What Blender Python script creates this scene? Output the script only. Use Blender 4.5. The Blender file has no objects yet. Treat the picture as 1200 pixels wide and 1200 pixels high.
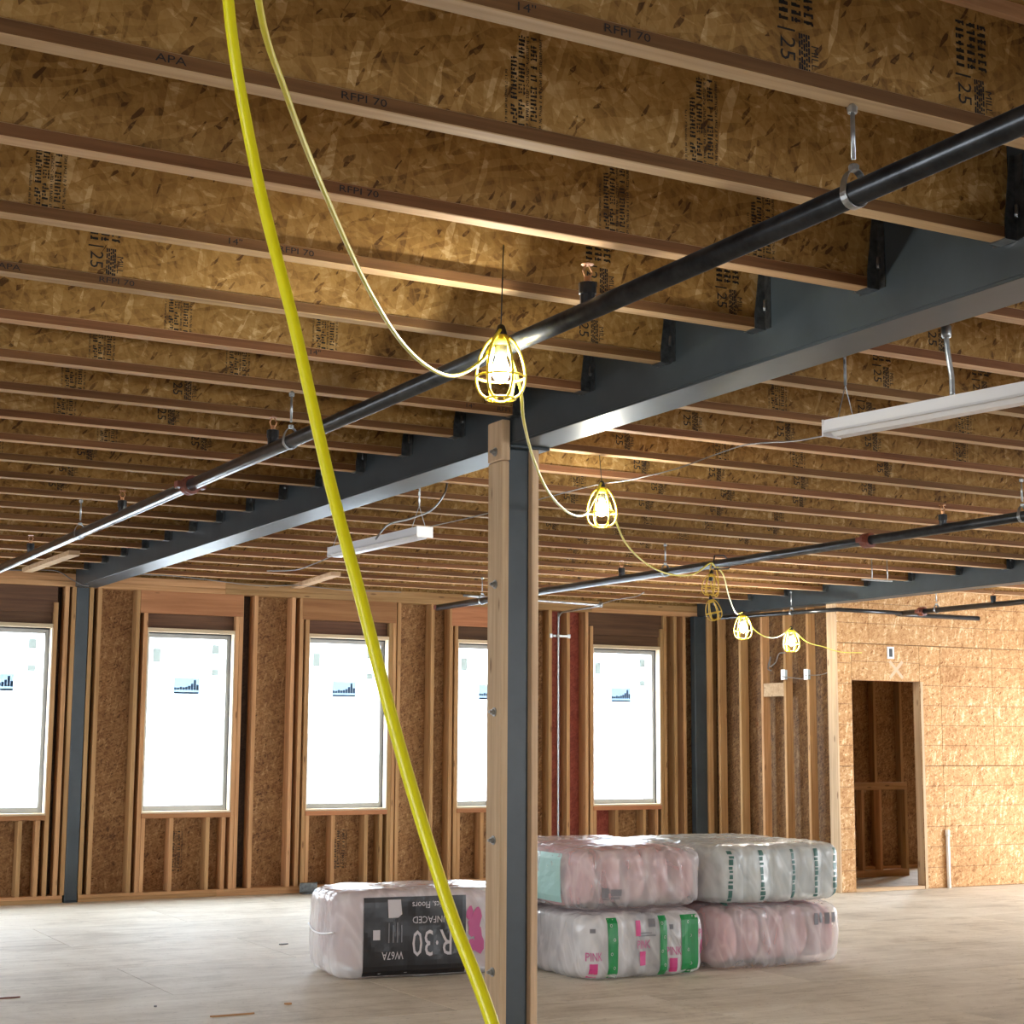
import bpy, bmesh, math, random
from mathutils import Vector, Matrix, noise
from mathutils.bvhtree import BVHTree

random.seed(11)
SC = bpy.context.scene
COL = SC.collection

# ------------------------------------------------------------------ camera
EYE = Vector((0.0, 0.0, 1.46))
YAW, PITCH, ROLL, FPX = map(math.radians, (28.4194, 7.9696, 0.3099, 0)) 
FPX = 1910.03
_fw = Vector((math.sin(YAW) * math.cos(PITCH), math.cos(YAW) * math.cos(PITCH), math.sin(PITCH)))
_r0 = Vector((math.cos(YAW), -math.sin(YAW), 0))
_u0 = _r0.cross(_fw)
_rt = math.cos(ROLL) * _r0 + math.sin(ROLL) * _u0
_up = -math.sin(ROLL) * _r0 + math.cos(ROLL) * _u0
cam_data = bpy.data.cameras.new('camera')
cam_data.sensor_width = 36.0
cam_data.lens = FPX / 1200 * 36.0
cam_data.clip_start = 0.05
cam = bpy.data.objects.new('camera', cam_data)
COL.objects.link(cam)
cam.matrix_world = Matrix(((_rt.x, _up.x, -_fw.x, EYE.x), (_rt.y, _up.y, -_fw.y, EYE.y), (_rt.z, _up.z, -_fw.z, EYE.z), (0, 0, 0, 1)))
SC.camera = cam

# ------------------------------------------------------------------ world, exposure
SC.view_settings.view_transform = 'Standard'
SC.view_settings.look = 'None'
SC.view_settings.gamma = 1.0
SC.view_settings.use_curve_mapping = False
SC.view_settings.exposure = 2.05
SC.cycles.use_denoising = True
SC.cycles.max_bounces = 10
SC.cycles.diffuse_bounces = 6
SC.cycles.transparent_max_bounces = 16
SC.cycles.sample_clamp_indirect = 8.0
world = bpy.data.worlds.new('overcast_sky')
SC.world = world
world.use_nodes = True
_bg = world.node_tree.nodes['Background']
_bg.inputs['Color'].default_value = (0.90, 0.95, 1.0, 1)
_bg.inputs['Strength'].default_value = 5.0


def portal(loc, sx, sy, direction):
    """marks an opening of the room, so that the sky's light is sampled through it"""
    l = bpy.data.lights.new('window_portal', 'AREA')
    l.shape = 'RECTANGLE'
    l.size, l.size_y = sx, sy
    l.cycles.is_portal = True
    o = bpy.data.objects.new('window_portal', l)
    COL.objects.link(o)
    o.location = loc
    o.rotation_euler = Vector(direction).to_track_quat('-Z', 'Z').to_euler()


def at(px, py, Y):
    d = (px - 600) / FPX * _rt - (py - 600) / FPX * _up + _fw
    return EYE + d * (Y / d.y)


# ------------------------------------------------------------------ materials
class NT:
    def __init__(s, name):
        s.m = bpy.data.materials.new(name)
        s.m.use_nodes = True
        s.t = s.m.node_tree
        s.b = s.t.nodes['Principled BSDF']
        s.out = s.t.nodes['Material Output']

    def n(s, typ, **kw):
        nd = s.t.nodes.new(typ)
        for k, v in kw.items():
            if k in nd.inputs:
                s.set(nd.inputs[k], v)
            else:
                setattr(nd, k, v)
        return nd

    def set(s, sock, v):
        if isinstance(v, bpy.types.NodeSocket):
            s.t.links.new(v, sock)
        else:
            sock.default_value = v

    def math(s, op, a, b=0.0, c=None):
        nd = s.n('ShaderNodeMath', operation=op)
        s.set(nd.inputs[0], a)
        s.set(nd.inputs[1], b)
        if c is not None:
            s.set(nd.inputs[2], c)
        return nd.outputs[0]

    def mix(s, f, a, b, blend='MIX'):
        nd = s.n('ShaderNodeMix', data_type='RGBA', blend_type=blend)
        s.set(nd.inputs[0], f)
        s.set(nd.inputs[6], a)
        s.set(nd.inputs[7], b)
        return nd.outputs[2]

    def ramp(s, f, stops):
        nd = s.n('ShaderNodeValToRGB')
        cr = nd.color_ramp
        while len(cr.elements) < len(stops):
            cr.elements.new(0.5)
        for e, (p, c) in zip(cr.elements, stops):
            e.position = p
            e.color = c if len(c) == 4 else (*c, 1)
        s.set(nd.inputs[0], f)
        return nd.outputs[0]

    def obco(s, spread=37.0):
        """object coordinates shifted by a random amount for each object"""
        tc = s.n('ShaderNodeTexCoord')
        oi = s.n('ShaderNodeObjectInfo')
        s.rand = oi.outputs['Random']
        off = s.n('ShaderNodeCombineXYZ')
        for i, k in enumerate((spread, spread * .7, spread * .4)):
            s.set(off.inputs[i], s.math('MULTIPLY', s.rand, k))
        add = s.n('ShaderNodeVectorMath', operation='ADD')
        s.set(add.inputs[0], tc.outputs['Object'])
        s.set(add.inputs[1], off.outputs[0])
        return add.outputs[0]

    def scale(s, v, sc):
        nd = s.n('ShaderNodeMapping')
        s.set(nd.inputs['Vector'], v)
        nd.inputs['Scale'].default_value = sc
        return nd.outputs[0]

    def noise(s, v, sc=5, det=3, rough=.5, dist=0.0):
        nd = s.n('ShaderNodeTexNoise')
        s.set(nd.inputs['Vector'], v)
        nd.inputs['Scale'].default_value = sc
        nd.inputs['Detail'].default_value = det
        nd.inputs['Roughness'].default_value = rough
        nd.inputs['Distortion'].default_value = dist
        return nd.outputs['Fac']

    def vor(s, v, sc=1.0, out='Color', rnd=1.0):
        nd = s.n('ShaderNodeTexVoronoi')
        s.set(nd.inputs['Vector'], v)
        nd.inputs['Scale'].default_value = sc
        nd.inputs['Randomness'].default_value = rnd
        return nd.outputs[out]

    def bump(s, h, strength=.3, dist=.01):
        nd = s.n('ShaderNodeBump')
        nd.inputs['Strength'].default_value = strength
        nd.inputs['Distance'].default_value = dist
        s.set(nd.inputs['Height'], h)
        s.t.links.new(nd.outputs[0], s.b.inputs['Normal'])

    def col(s, c):
        s.set(s.b.inputs['Base Color'], c)


def plain(name, c, rough=.6, metal=0.0, emit=0.0, spec=.5):
    k = NT(name)
    k.b.inputs['Base Color'].default_value = (*c, 1)
    k.b.inputs['Roughness'].default_value = rough
    k.b.inputs['Metallic'].default_value = metal
    k.b.inputs['Specular IOR Level'].default_value = spec
    if emit:
        k.b.inputs['Emission Color'].default_value = (*c, 1)
        k.b.inputs['Emission Strength'].default_value = emit
    return k.m


def mottled(name, c1, c2, sc=6, rough=.5, metal=0.0, bump=0.0, det=5):
    k = NT(name)
    v = k.obco()
    f = k.noise(v, sc, det, .6)
    k.col(k.ramp(f, [(.3, c1), (.7, c2)]))
    k.b.inputs['Roughness'].default_value = rough
    k.b.inputs['Metallic'].default_value = metal
    if bump:
        k.bump(f, bump)
    return k.m


def lumber(name, axis, c1, c2, rough=.75, knots=True):
    k = NT(name)
    v = k.obco()
    lo, hi = 1.6, 42.0
    sc = [hi, hi, hi]
    sc['xyz'.index(axis)] = lo
    g = k.noise(k.scale(v, sc), 1.0, 4, .62, .35)
    sc2 = [12.0] * 3
    sc2['xyz'.index(axis)] = .9
    g2 = k.noise(k.scale(v, sc2), 1.0, 2, .5)
    f = k.math('ADD', k.math('MULTIPLY', g, .6), k.math('MULTIPLY', g2, .4))
    c = k.ramp(f, [(.32, c1), (.62, c2)])
    if knots:
        sk = [11.0] * 3
        sk['xyz'.index(axis)] = 3.0
        d = k.vor(k.scale(v, sk), 1.0, 'Distance')
        kn = k.ramp(d, [(.07, (1, 1, 1)), (.13, (0, 0, 0))])
        c = k.mix(k.math('MULTIPLY', kn, .65), c, (.13, .06, .03, 1))
    # each board has its own tone
    br = k.math('MULTIPLY_ADD', k.rand, .40, .80)
    hsv = k.n('ShaderNodeHueSaturation')
    k.set(hsv.inputs['Value'], br)
    k.set(hsv.inputs['Hue'], k.math('MULTIPLY_ADD', k.rand, -.014, .508))
    k.set(hsv.inputs['Color'], c)
    k.col(hsv.outputs[0])
    k.b.inputs['Roughness'].default_value = rough
    k.b.inputs['Specular IOR Level'].default_value = .25
    k.bump(g, .15, .003)
    return k.m


def osb(name, normal, stops, flake=1.0, lines=None, rough=.75, tone=.18):
    """pressed strands: three layers of long flakes turned against each other"""
    k = NT(name)
    v = k.obco()
    warp = k.n('ShaderNodeTexNoise')
    k.set(warp.inputs['Vector'], v)
    warp.inputs['Scale'].default_value = 7.0 * flake
    wv = k.n('ShaderNodeVectorMath', operation='MULTIPLY_ADD')
    k.set(wv.inputs[0], warp.outputs['Color'])
    wv.inputs[1].default_value = (.03, .03, .03)
    k.set(wv.inputs[2], v)
    ax = {'x': 'X_AXIS', 'y': 'Y_AXIS', 'z': 'Z_AXIS'}[normal]
    lay = []
    for ang, a, b in ((.35, 10, 52), (1.35, 9, 48), (-.65, 12, 60), (1.9, 8, 56)):
        rot = k.n('ShaderNodeVectorRotate', rotation_type=ax)
        k.set(rot.inputs['Vector'], wv.outputs[0])
        rot.inputs['Angle'].default_value = ang
        sc = {'x': (6, a, b), 'y': (a, 6, b), 'z': (a, b, 6)}[normal]
        cl = k.vor(k.scale(rot.outputs[0], tuple(q * flake for q in sc)))
        sp = k.n('ShaderNodeSeparateColor')
        k.set(sp.inputs[0], cl)
        lay.append((sp.outputs[0], sp.outputs[1]))
    val = k.math('MULTIPLY', lay[0][0], .34)
    for (l, m), wt in zip(lay[1:], (.26, .22, .18)):
        val = k.math('ADD', val, k.math('MULTIPLY', l, wt))
    # a few pale flakes and a few dark gaps lie on top
    val = k.math('ADD', val, k.math('MULTIPLY', k.math('GREATER_THAN', lay[1][1], .92), .26))
    for ang, thr, amt in ((.9, .965, -.42), (-.3, .95, .24)):      # small dark gaps, small pale slivers
        rot = k.n('ShaderNodeVectorRotate', rotation_type=ax)
        k.set(rot.inputs['Vector'], wv.outputs[0])
        rot.inputs['Angle'].default_value = ang
        sc = {'x': (6, 26, 95), 'y': (26, 6, 95), 'z': (26, 95, 6)}[normal]
        sp = k.n('ShaderNodeSeparateColor')
        k.set(sp.inputs[0], k.vor(k.scale(rot.outputs[0], tuple(q * flake for q in sc))))
        val = k.math('ADD', val, k.math('MULTIPLY', k.math('GREATER_THAN', sp.outputs[2], thr), amt))
    fine = k.noise(v, 90 * flake, 3, .6)
    blotch = k.noise(v, 2.2, 3, .6)
    f = k.math('ADD', k.math('MULTIPLY', val, .52), k.math('ADD', k.math('MULTIPLY', fine, .14), k.math('MULTIPLY', blotch, .34)))
    c = k.ramp(f, stops)
    if lines:      # printed nailing lines
        tc = k.n('ShaderNodeTexCoord')
        sep = k.n('ShaderNodeSeparateXYZ')
        k.set(sep.inputs[0], tc.outputs['Object'])
        p = k.math('PINGPONG', k.math('ADD', sep.outputs[2], 5.07), lines / 2)
        ln = k.math('LESS_THAN', p, .0035)
        c = k.mix(k.math('MULTIPLY', ln, .55), c, (.10, .045, .02, 1))
    hsv = k.n('ShaderNodeHueSaturation')
    k.set(hsv.inputs['Value'], k.math('MULTIPLY_ADD', k.rand, tone, 1 - tone / 2))
    k.set(hsv.inputs['Color'], c)
    k.col(hsv.outputs[0])
    k.b.inputs['Roughness'].default_value = rough
    k.b.inputs['Specular IOR Level'].default_value = .3
    k.bump(val, .12, .004)
    return k.m


M = {}
WEB = [(.25, (.09, .040, .010)), (.40, (.255, .135, .034)), (.52, (.335, .188, .052)), (.64, (.40, .240, .078)), (.80, (.58, .40, .19))]
M['web'] = osb('osb_web', 'y', WEB, 1.0)
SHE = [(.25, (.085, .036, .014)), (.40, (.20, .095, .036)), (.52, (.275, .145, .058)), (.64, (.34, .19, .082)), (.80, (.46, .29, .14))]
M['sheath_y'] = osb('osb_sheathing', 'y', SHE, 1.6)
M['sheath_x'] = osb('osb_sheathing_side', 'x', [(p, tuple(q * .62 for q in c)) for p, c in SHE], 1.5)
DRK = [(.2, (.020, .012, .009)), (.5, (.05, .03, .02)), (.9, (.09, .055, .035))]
M['sheath_shade'] = osb('osb_sheathing_shaded', 'y', DRK, 1.3)  # deep shade of the narrow stud bays, put into the panel colour
RED = [(.2, (.13, .022, .014)), (.5, (.27, .058, .036)), (.9, (.38, .11, .07))]
M['sheath_red'] = osb('osb_sheathing_red', 'y', RED, 1.3)
DOORW = [(.24, (.24, .10, .03)), (.38, (.40, .205, .078)), (.50, (.48, .265, .110)), (.62, (.56, .335, .155)), (.78, (.76, .56, .34))]
M['osb_door'] = osb('osb_partition', 'y', DOORW, 1.25, lines=.203, tone=.08)
M['osb_edge'] = osb('osb_partition_side', 'x', DOORW, 1.15)
M['deck'] = osb('osb_deck', 'z', WEB, 1.0)
L1, L2 = (.33, .168, .068), (.56, .33, .158)
for a in 'xyz':
    M['lum_' + a] = lumber('lumber_' + a, a, L1, L2)
M['lum_grey_z'] = lumber('weathered_lumber', 'z', (.40, .27, .16), (.60, .45, .29))
M['lum_hdr'] = lumber('header_lumber', 'x', (.30, .125, .055), (.46, .215, .10))
M['lum_hdr_dark'] = lumber('stained_header', 'x', (.075, .038, .024), (.15, .080, .045))
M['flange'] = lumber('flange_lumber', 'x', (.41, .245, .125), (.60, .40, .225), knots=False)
M['flange_side'] = lumber('flange_side_dark', 'x', (.105, .042, .015), (.21, .098, .038), knots=False)
M['flange_hi'] = lumber('pale_lumber', 'x', (.42, .27, .15), (.62, .44, .28))
M['steel'] = mottled('primed_steel', (.026, .037, .045), (.042, .057, .067), 4, .42)
M['pipe'] = mottled('black_pipe', (.020, .022, .025), (.055, .06, .066), 12, .28, .6)
M['galv'] = mottled('galvanised_steel', (.32, .35, .37), (.50, .53, .55), 25, .36, .9)
M['hanger'] = mottled('hanger_steel', (.10, .11, .12), (.24, .26, .27), 30, .28, .9)
M['coupling'] = mottled('red_coupling', (.12, .025, .014), (.22, .06, .035), 20, .5)
M['bronze'] = plain('bronze', (.50, .25, .12), .35, .8)
M['white'] = plain('white_enamel', (.80, .81, .84), .35)
M['white_low'] = plain('white_reflector', (.72, .73, .76), .4)
M['vinyl'] = plain('grey_vinyl', (.36, .37, .37), .6)
M['gasket'] = plain('dark_gasket', (.02, .022, .024), .5)
M['cream'] = lumber('cream_jamb', 'z', (.62, .52, .38), (.78, .69, .54), knots=False)
M['creamx'] = lumber('cream_sill', 'x', (.55, .42, .27), (.72, .60, .43), knots=False)
M['yellow'] = plain('yellow_hose', (.74, .70, .008), .38)
M['yellow2'] = plain('yellow_cord', (.62, .55, .05), .42)
M['cage'] = plain('yellow_cage', (.80, .58, .04), .4)
M['cage_dull'] = plain('dull_yellow_cage', (.72, .48, .06), .5)
M['black'] = plain('black_plastic', (.015, .015, .017), .45)
M['bulb'] = plain('lit_bulb', (1.0, .97, .87), .3, emit=240.0)
M['bulb_off'] = plain('glass_bulb', (.7, .68, .6), .2)
M['ink'] = plain('black_ink', (.012, .011, .010), .8)
M['ink_red'] = plain('brown_ink', (.045, .018, .012), .8)
M['wire'] = plain('grey_wire', (.22, .21, .20), .5, .2)
M['redwire'] = plain('red_wire', (.30, .05, .04), .5)
M['pvc'] = plain('white_pvc', (.88, .87, .84), .35)
M['chalk'] = plain('white_paint_mark', (.58, .42, .28), .9)
M['bluebox'] = plain('pale_blue_box', (.55, .68, .78), .5)
M['pink'] = mottled('pink_fibreglass', (.53, .26, .28), (.70, .42, .43), 14, .95, 0, .4)
M['palebatt'] = mottled('pale_batt', (.50, .50, .52), (.66, .66, .68), 10, .8, 0, .3)
M['label'] = plain('black_label', (.016, .015, .017), .32)
M['lab_white'] = plain('label_print', (.62, .58, .60), .5)
M['lab_pink'] = plain('pink_print', (.62, .06, .24), .45)
M['lab_mag'] = plain('magenta_print', (.55, .10, .28), .45)
M['lab_green'] = plain('green_print', (.012, .24, .065), .4)
M['lab_dkgreen'] = plain('dark_green_print', (.05, .14, .12), .5)
M['lab_grey'] = plain('grey_print', (.20, .20, .22), .6)
M['teal'] = plain('teal_print', (.36, .60, .56), .5)


def glass_mat():
    k = NT('window_glass')
    tr = k.n('ShaderNodeBsdfTransparent')
    tr.inputs[0].default_value = (.93, .96, .98, 1)
    gl = k.n('ShaderNodeBsdfGlossy')
    gl.inputs['Roughness'].default_value = .02
    mx = k.n('ShaderNodeMixShader')
    mx.inputs[0].default_value = .05
    k.t.links.new(tr.outputs[0], mx.inputs[1])
    k.t.links.new(gl.outputs[0], mx.inputs[2])
    k.t.links.new(mx.outputs[0], k.out.inputs[0])
    return k.m


def film_mat(name, c=(.86, .85, .87), lo=.30, hi=.75, scl=7.0, stretch=(1, 1, .35)):
    """wrinkled polythene: a clear film with whitish creases"""
    k = NT(name)
    v = k.obco()
    rot = k.n('ShaderNodeVectorRotate', rotation_type='Y_AXIS')
    k.set(rot.inputs['Vector'], v)
    rot.inputs['Angle'].default_value = .45
    n1 = k.noise(k.scale(rot.outputs[0], (2.4, 2.4, .6)), scl * .45, 2, .5, .9)
    n2 = k.noise(k.scale(v, stretch), scl * .4, 2, .5, .5)
    ridge = k.math('MAXIMUM', k.math('SUBTRACT', 1.0, k.math('MULTIPLY', k.math('ABSOLUTE', k.math('SUBTRACT', n1, .5)), 9.0)), 0.0)
    ridge2 = k.math('MAXIMUM', k.math('SUBTRACT', 1.0, k.math('MULTIPLY', k.math('ABSOLUTE', k.math('SUBTRACT', n2, .47)), 14.0)), 0.0)
    op = k.math('ADD', k.math('MULTIPLY', n2, .5), k.math('ADD', k.math('MULTIPLY', ridge, .13), k.math('MULTIPLY', ridge2, .12)))
    f = k.math('ADD', n1, k.math('MULTIPLY', k.math('ADD', ridge, ridge2), .05))
    k.b.inputs['Base Color'].default_value = (*c, 1)
    k.b.inputs['Roughness'].default_value = .2
    k.bump(f, .6, .03)
    tr = k.n('ShaderNodeBsdfTransparent')
    mx = k.n('ShaderNodeMixShader')
    k.set(mx.inputs[0], k.ramp(op, [(.15, (lo,) * 3), (.60, (hi,) * 3)]))
    k.t.links.new(tr.outputs[0], mx.inputs[1])
    k.t.links.new(k.b.outputs[0], mx.inputs[2])
    k.t.links.new(mx.outputs[0], k.out.inputs[0])
    return k.m


def sticker_mat(name, c):
    k = NT(name)
    k.b.inputs['Base Color'].default_value = (*c, 1)
    tl = k.n('ShaderNodeBsdfTranslucent')
    tl.inputs[0].default_value = (*c, 1)
    mx = k.n('ShaderNodeMixShader')
    mx.inputs[0].default_value = .7
    k.t.links.new(k.b.outputs[0], mx.inputs[1])
    k.t.links.new(tl.outputs[0], mx.inputs[2])
    k.t.links.new(mx.outputs[0], k.out.inputs[0])
    return k.m


M['glass'] = glass_mat()
M['film'] = film_mat('clear_film', (.88, .86, .87), .16, .62, 5.0, (1, 1, .4))
M['film_white'] = film_mat('white_film', (.90, .90, .92), .36, .85, 6.0)
M['film_green'] = film_mat('tinted_film', (.80, .86, .85), .40, .85, 6.0)
M['st_grey'] = sticker_mat('grey_sticker', (.34, .36, .34))
M['st_blue'] = sticker_mat('blue_sticker', (.36, .43, .48))
M['st_navy'] = sticker_mat('navy_print', (.08, .13, .20))


def floor_mat():
    k = NT('plywood_floor')
    v = k.obco()
    g = k.noise(k.scale(v, (1.4, 12, 1)), 1.0, 5, .6, .6)
    d = k.noise(v, 1.6, 7, .72, .4)
    s = k.noise(k.scale(v, (1, 2.2, 1)), 11, 4, .6, .8)
    s2 = k.noise(v, 42, 2, .5)
    c = k.ramp(k.math('ADD', k.math('MULTIPLY', g, .35), k.math('MULTIPLY', d, .65)),
               [(.32, (.41, .35, .27)), (.48, (.63, .575, .475)), (.62, (.75, .70, .60))])
    sp = k.ramp(s, [(.62, (0, 0, 0)), (.72, (1, 1, 1))])
    c = k.mix(k.math('MULTIPLY', sp, .40), c, (.24, .19, .14, 1))
    sp2 = k.ramp(s2, [(.69, (0, 0, 0)), (.74, (1, 1, 1))])
    c = k.mix(k.math('MULTIPLY', sp2, .5), c, (.13, .10, .075, 1))
    hsv = k.n('ShaderNodeHueSaturation')
    k.set(hsv.inputs['Value'], k.math('MULTIPLY_ADD', k.rand, .16, .92))
    k.set(hsv.inputs['Color'], c)
    k.col(hsv.outputs[0])
    k.b.inputs['Roughness'].default_value = .62
    k.bump(g, .1, .004)
    return k.m


M['floor'] = floor_mat()

# ------------------------------------------------------------------ building blocks
W = {}          # world position of every parent
CACHE = {}


def tag(o, label=None, cat=None, group=None, kind=None):
    if label: o['label'] = label
    if cat: o['category'] = cat
    if group: o['group'] = group
    if kind: o['kind'] = kind
    return o


def empty(name, loc, label=None, cat=None, group=None, kind=None):
    o = bpy.data.objects.new(name, None)
    COL.objects.link(o)
    o.empty_display_size = .1
    o.location = loc
    W[o.name] = Vector(loc)
    return tag(o, label, cat, group, kind)


def put(name, me, loc, parent=None):
    o = bpy.data.objects.new(name, me)
    COL.objects.link(o)
    loc = Vector(loc)
    W[o.name] = loc
    if parent:
        o.parent = parent
        o.location = loc - W[parent.name]
    else:
        o.location = loc
    return o


def mesh(name, verts, faces, mat, parent=None, smooth=False, origin=None):
    """one mesh object from world coordinates"""
    vs = [Vector(v) for v in verts]
    if origin is None:
        lo = [min(v[i] for v in vs) for i in range(3)]
        hi = [max(v[i] for v in vs) for i in range(3)]
        origin = Vector([(a + b) / 2 for a, b in zip(lo, hi)])
    origin = Vector(origin)
    me = bpy.data.meshes.new(name)
    me.from_pydata([v - origin for v in vs], [], faces)
    me.materials.append(mat)
    if smooth:
        me.polygons.foreach_set('use_smooth', [True] * len(me.polygons))
    me.update()
    return put(name, me, origin, parent)


def box(name, a, b, mat, parent=None, bev=.0025, rot=0.0):
    a, b = Vector(a), Vector(b)
    d = b - a
    key = (round(d.x, 4), round(d.y, 4), round(d.z, 4), mat.name, bev)
    me = CACHE.get(key)
    if me is None:
        bm = bmesh.new()
        bmesh.ops.create_cube(bm, size=1.0)
        bmesh.ops.scale(bm, vec=d, verts=bm.verts)
        if bev:
            bmesh.ops.bevel(bm, geom=bm.edges[:], offset=min(bev, min(d) * .3), segments=1, affect='EDGES')
        me = bpy.data.meshes.new(name)
        bm.to_mesh(me)
        bm.free()
        me.materials.append(mat)
        CACHE[key] = me
    o = put(name, me, (a + b) / 2, parent)
    if rot:
        o.rotation_euler = (0, 0, rot)
    return o


class MB:
    """collects pieces of ONE part"""
    def __init__(s):
        s.v, s.f = [], []

    def add(s, verts, faces):
        n = len(s.v)
        s.v += [Vector(v) for v in verts]
        s.f += [[i + n for i in f] for f in faces]
        return s

    def box(s, a, b):
        x0, y0, z0 = a
        x1, y1, z1 = b
        return s.add([(x0, y0, z0), (x1, y0, z0), (x1, y1, z0), (x0, y1, z0), (x0, y0, z1), (x1, y0, z1), (x1, y1, z1), (x0, y1, z1)],
                     [(0, 3, 2, 1), (4, 5, 6, 7), (0, 1, 5, 4), (1, 2, 6, 5), (2, 3, 7, 6), (3, 0, 4, 7)])

    def tube(s, pts, r, seg=8, closed=False, cap=True):
        pts = [Vector(p) for p in pts]
        n = len(pts)
        tang = []
        for i in range(n):
            a = pts[(i - 1) % n] if (closed or i) else pts[i]
            b = pts[(i + 1) % n] if (closed or i < n - 1) else pts[i]
            tang.append((b - a).normalized())
        t0 = tang[0]
        ref = Vector((0, 0, 1)) if abs(t0.z) < .9 else Vector((1, 0, 0))
        nrm = (ref - t0 * ref.dot(t0)).normalized()
        vs, fs = [], []
        for i in range(n):
            t = tang[i]
            nrm = (nrm - t * nrm.dot(t)).normalized()
            bn = t.cross(nrm)
            rr = r[i] if isinstance(r, (list, tuple)) else r
            for k in range(seg):
                a = 2 * math.pi * k / seg
                vs.append(pts[i] + (nrm * math.cos(a) + bn * math.sin(a)) * rr)
        m = n if closed else n - 1
        for i in range(m):
            j = (i + 1) % n
            for k in range(seg):
                l = (k + 1) % seg
                fs.append((i * seg + k, i * seg + l, j * seg + l, j * seg + k))
        if cap and not closed:
            fs.append(tuple(range(seg))[::-1])
            fs.append(tuple((n - 1) * seg + k for k in range(seg)))
        return s.add(vs, fs)

    def lathe(s, prof, c, seg=12):
        """prof: (radius, z) pairs about the vertical axis through c"""
        c = Vector(c)
        vs, fs = [], []
        for r, z in prof:
            for k in range(seg):
                a = 2 * math.pi * k / seg
                vs.append(c + Vector((r * math.cos(a), r * math.sin(a), z)))
        for i in range(len(prof) - 1):
            for k in range(seg):
                l = (k + 1) % seg
                fs.append((i * seg + k, i * seg + l, (i + 1) * seg + l, (i + 1) * seg + k))
        fs.append(tuple(range(seg))[::-1])
        fs.append(tuple((len(prof) - 1) * seg + k for k in range(seg)))
        return s.add(vs, fs)

    def build(s, name, mat, parent=None, smooth=False, origin=None):
        return mesh(name, s.v, s.f, mat, parent, smooth, origin)


def crom(pts, n=8):
    """smooth curve through the points"""
    P = [Vector(p) for p in pts]
    P = [P[0] * 2 - P[1]] + P + [P[-1] * 2 - P[-2]]
    out = []
    for i in range(1, len(P) - 2):
        a, b, c, d = P[i - 1:i + 3]
        for k in range(n):
            t = k / n
            out.append(.5 * ((2 * b) + (c - a) * t + (2 * a - 5 * b + 4 * c - d) * t * t + (3 * b - a - 3 * c + d) * t ** 3))
    out.append(P[-2])
    return out


def smooth_by_angle(o):
    o.data.polygons.foreach_set('use_smooth', [True] * len(o.data.polygons))


TXT = {}


def text_mesh(s, size):
    """flat lettering: vertices (u, v) and faces, centred"""
    key = (s, size)
    if key not in TXT:
        cu = bpy.data.curves.new('lettering', 'FONT')
        cu.body = s
        cu.size = size
        cu.align_x = 'CENTER'
        cu.align_y = 'CENTER'
        cu.resolution_u = 2
        o = bpy.data.objects.new('lettering', cu)
        COL.objects.link(o)
        bpy.context.view_layer.update()
        me = bpy.data.meshes.new_from_object(o.evaluated_get(bpy.context.evaluated_depsgraph_get()))
        TXT[key] = ([(v.co.x, v.co.y) for v in me.vertices], [tuple(p.vertices) for p in me.polygons])
        bpy.data.objects.remove(o)
        bpy.data.curves.remove(cu)
        bpy.data.meshes.remove(me)
    return TXT[key]


ORD = ['first', 'second', 'third', 'fourth', 'fifth', 'sixth', 'seventh', 'eighth', 'ninth', 'tenth', 'eleventh', 'twelfth',
       'thirteenth', 'fourteenth', 'fifteenth', 'sixteenth', 'seventeenth', 'eighteenth', 'nineteenth', 'twentieth',
       'twenty-first', 'twenty-second', 'twenty-third', 'twenty-fourth']

STAMPS = {}


def stamp_mesh(kind):
    """ink stamp on a joist web: reads downward, in local x (right) and z (up)"""
    if kind in STAMPS: return STAMPS[kind]
    v, f = [], []

    def add(vs, fs):
        n = len(v)
        v.extend(vs)
        f.extend([tuple(i + n for i in q) for q in fs])

    def word(s, size, x, z, sx=1.0):
        p, fs = text_mesh(s, size)
        add([(x + b, 0, z - a * sx) for a, b in p], fs)      # turned clockwise: reading goes down, glyph tops to the right

    def bar(x0, x1, z0, z1):
        add([(x0, 0, z0), (x1, 0, z0), (x1, 0, z1), (x0, 0, z1)], [(0, 1, 2, 3)])
    rnd = random.Random(5 if kind == 'a' else 9)

    def glyph(x, w, z):
        """a worn, unreadable character: two or three strokes"""
        t = w * .24
        h = w * .46
        for q in range(rnd.choice((3, 4))):
            if rnd.random() < .5:
                zz = z - rnd.random() * (h - t)
                bar(x + w * rnd.choice((0, .0, .3)), x + w * rnd.choice((.6, 1, 1)), zz - t, zz)
            else:
                xx = x + rnd.choice((0, .42, .84)) * w
                bar(xx, xx + t, z - h, z - h * rnd.choice((0, .0, .4)))
    if kind == 'a':
        word('25', .062, -.028, -.075)
        bar(-.055, -.004, -.030, -.025)
        word('MILL', .030, .052, -.082)
        # fine print too small to read
        for c in range(5):
            x = .006 + c * .0068
            z = -.030
            while z > -.125:
                l = rnd.uniform(.006, .018)
                bar(x, x + .005, z - l, z)
                z -= l + rnd.uniform(.0025, .006)
        for c in range(3):
            x = -.050 + c * .036
            z = .115
            while z > -.005:
                glyph(x, .026, z)
                z -= .026 * .7
    else:
        for c, (x, w) in enumerate(((-.052, .006), (-.036, .017), (-.014, .017), (.008, .008), (.021, .017), (.046, .008))):
            z = (.02, .06, .12, .12, .12, .12)[c]
            while z > -.125:
                glyph(x, w, z)
                z -= w * .62 if rnd.random() < .85 else w * 1.3
    me = bpy.data.meshes.new('stamp')
    me.from_pydata(v, [], f)
    me.materials.append(M['ink'])
    STAMPS[kind] = me
    return me


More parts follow.
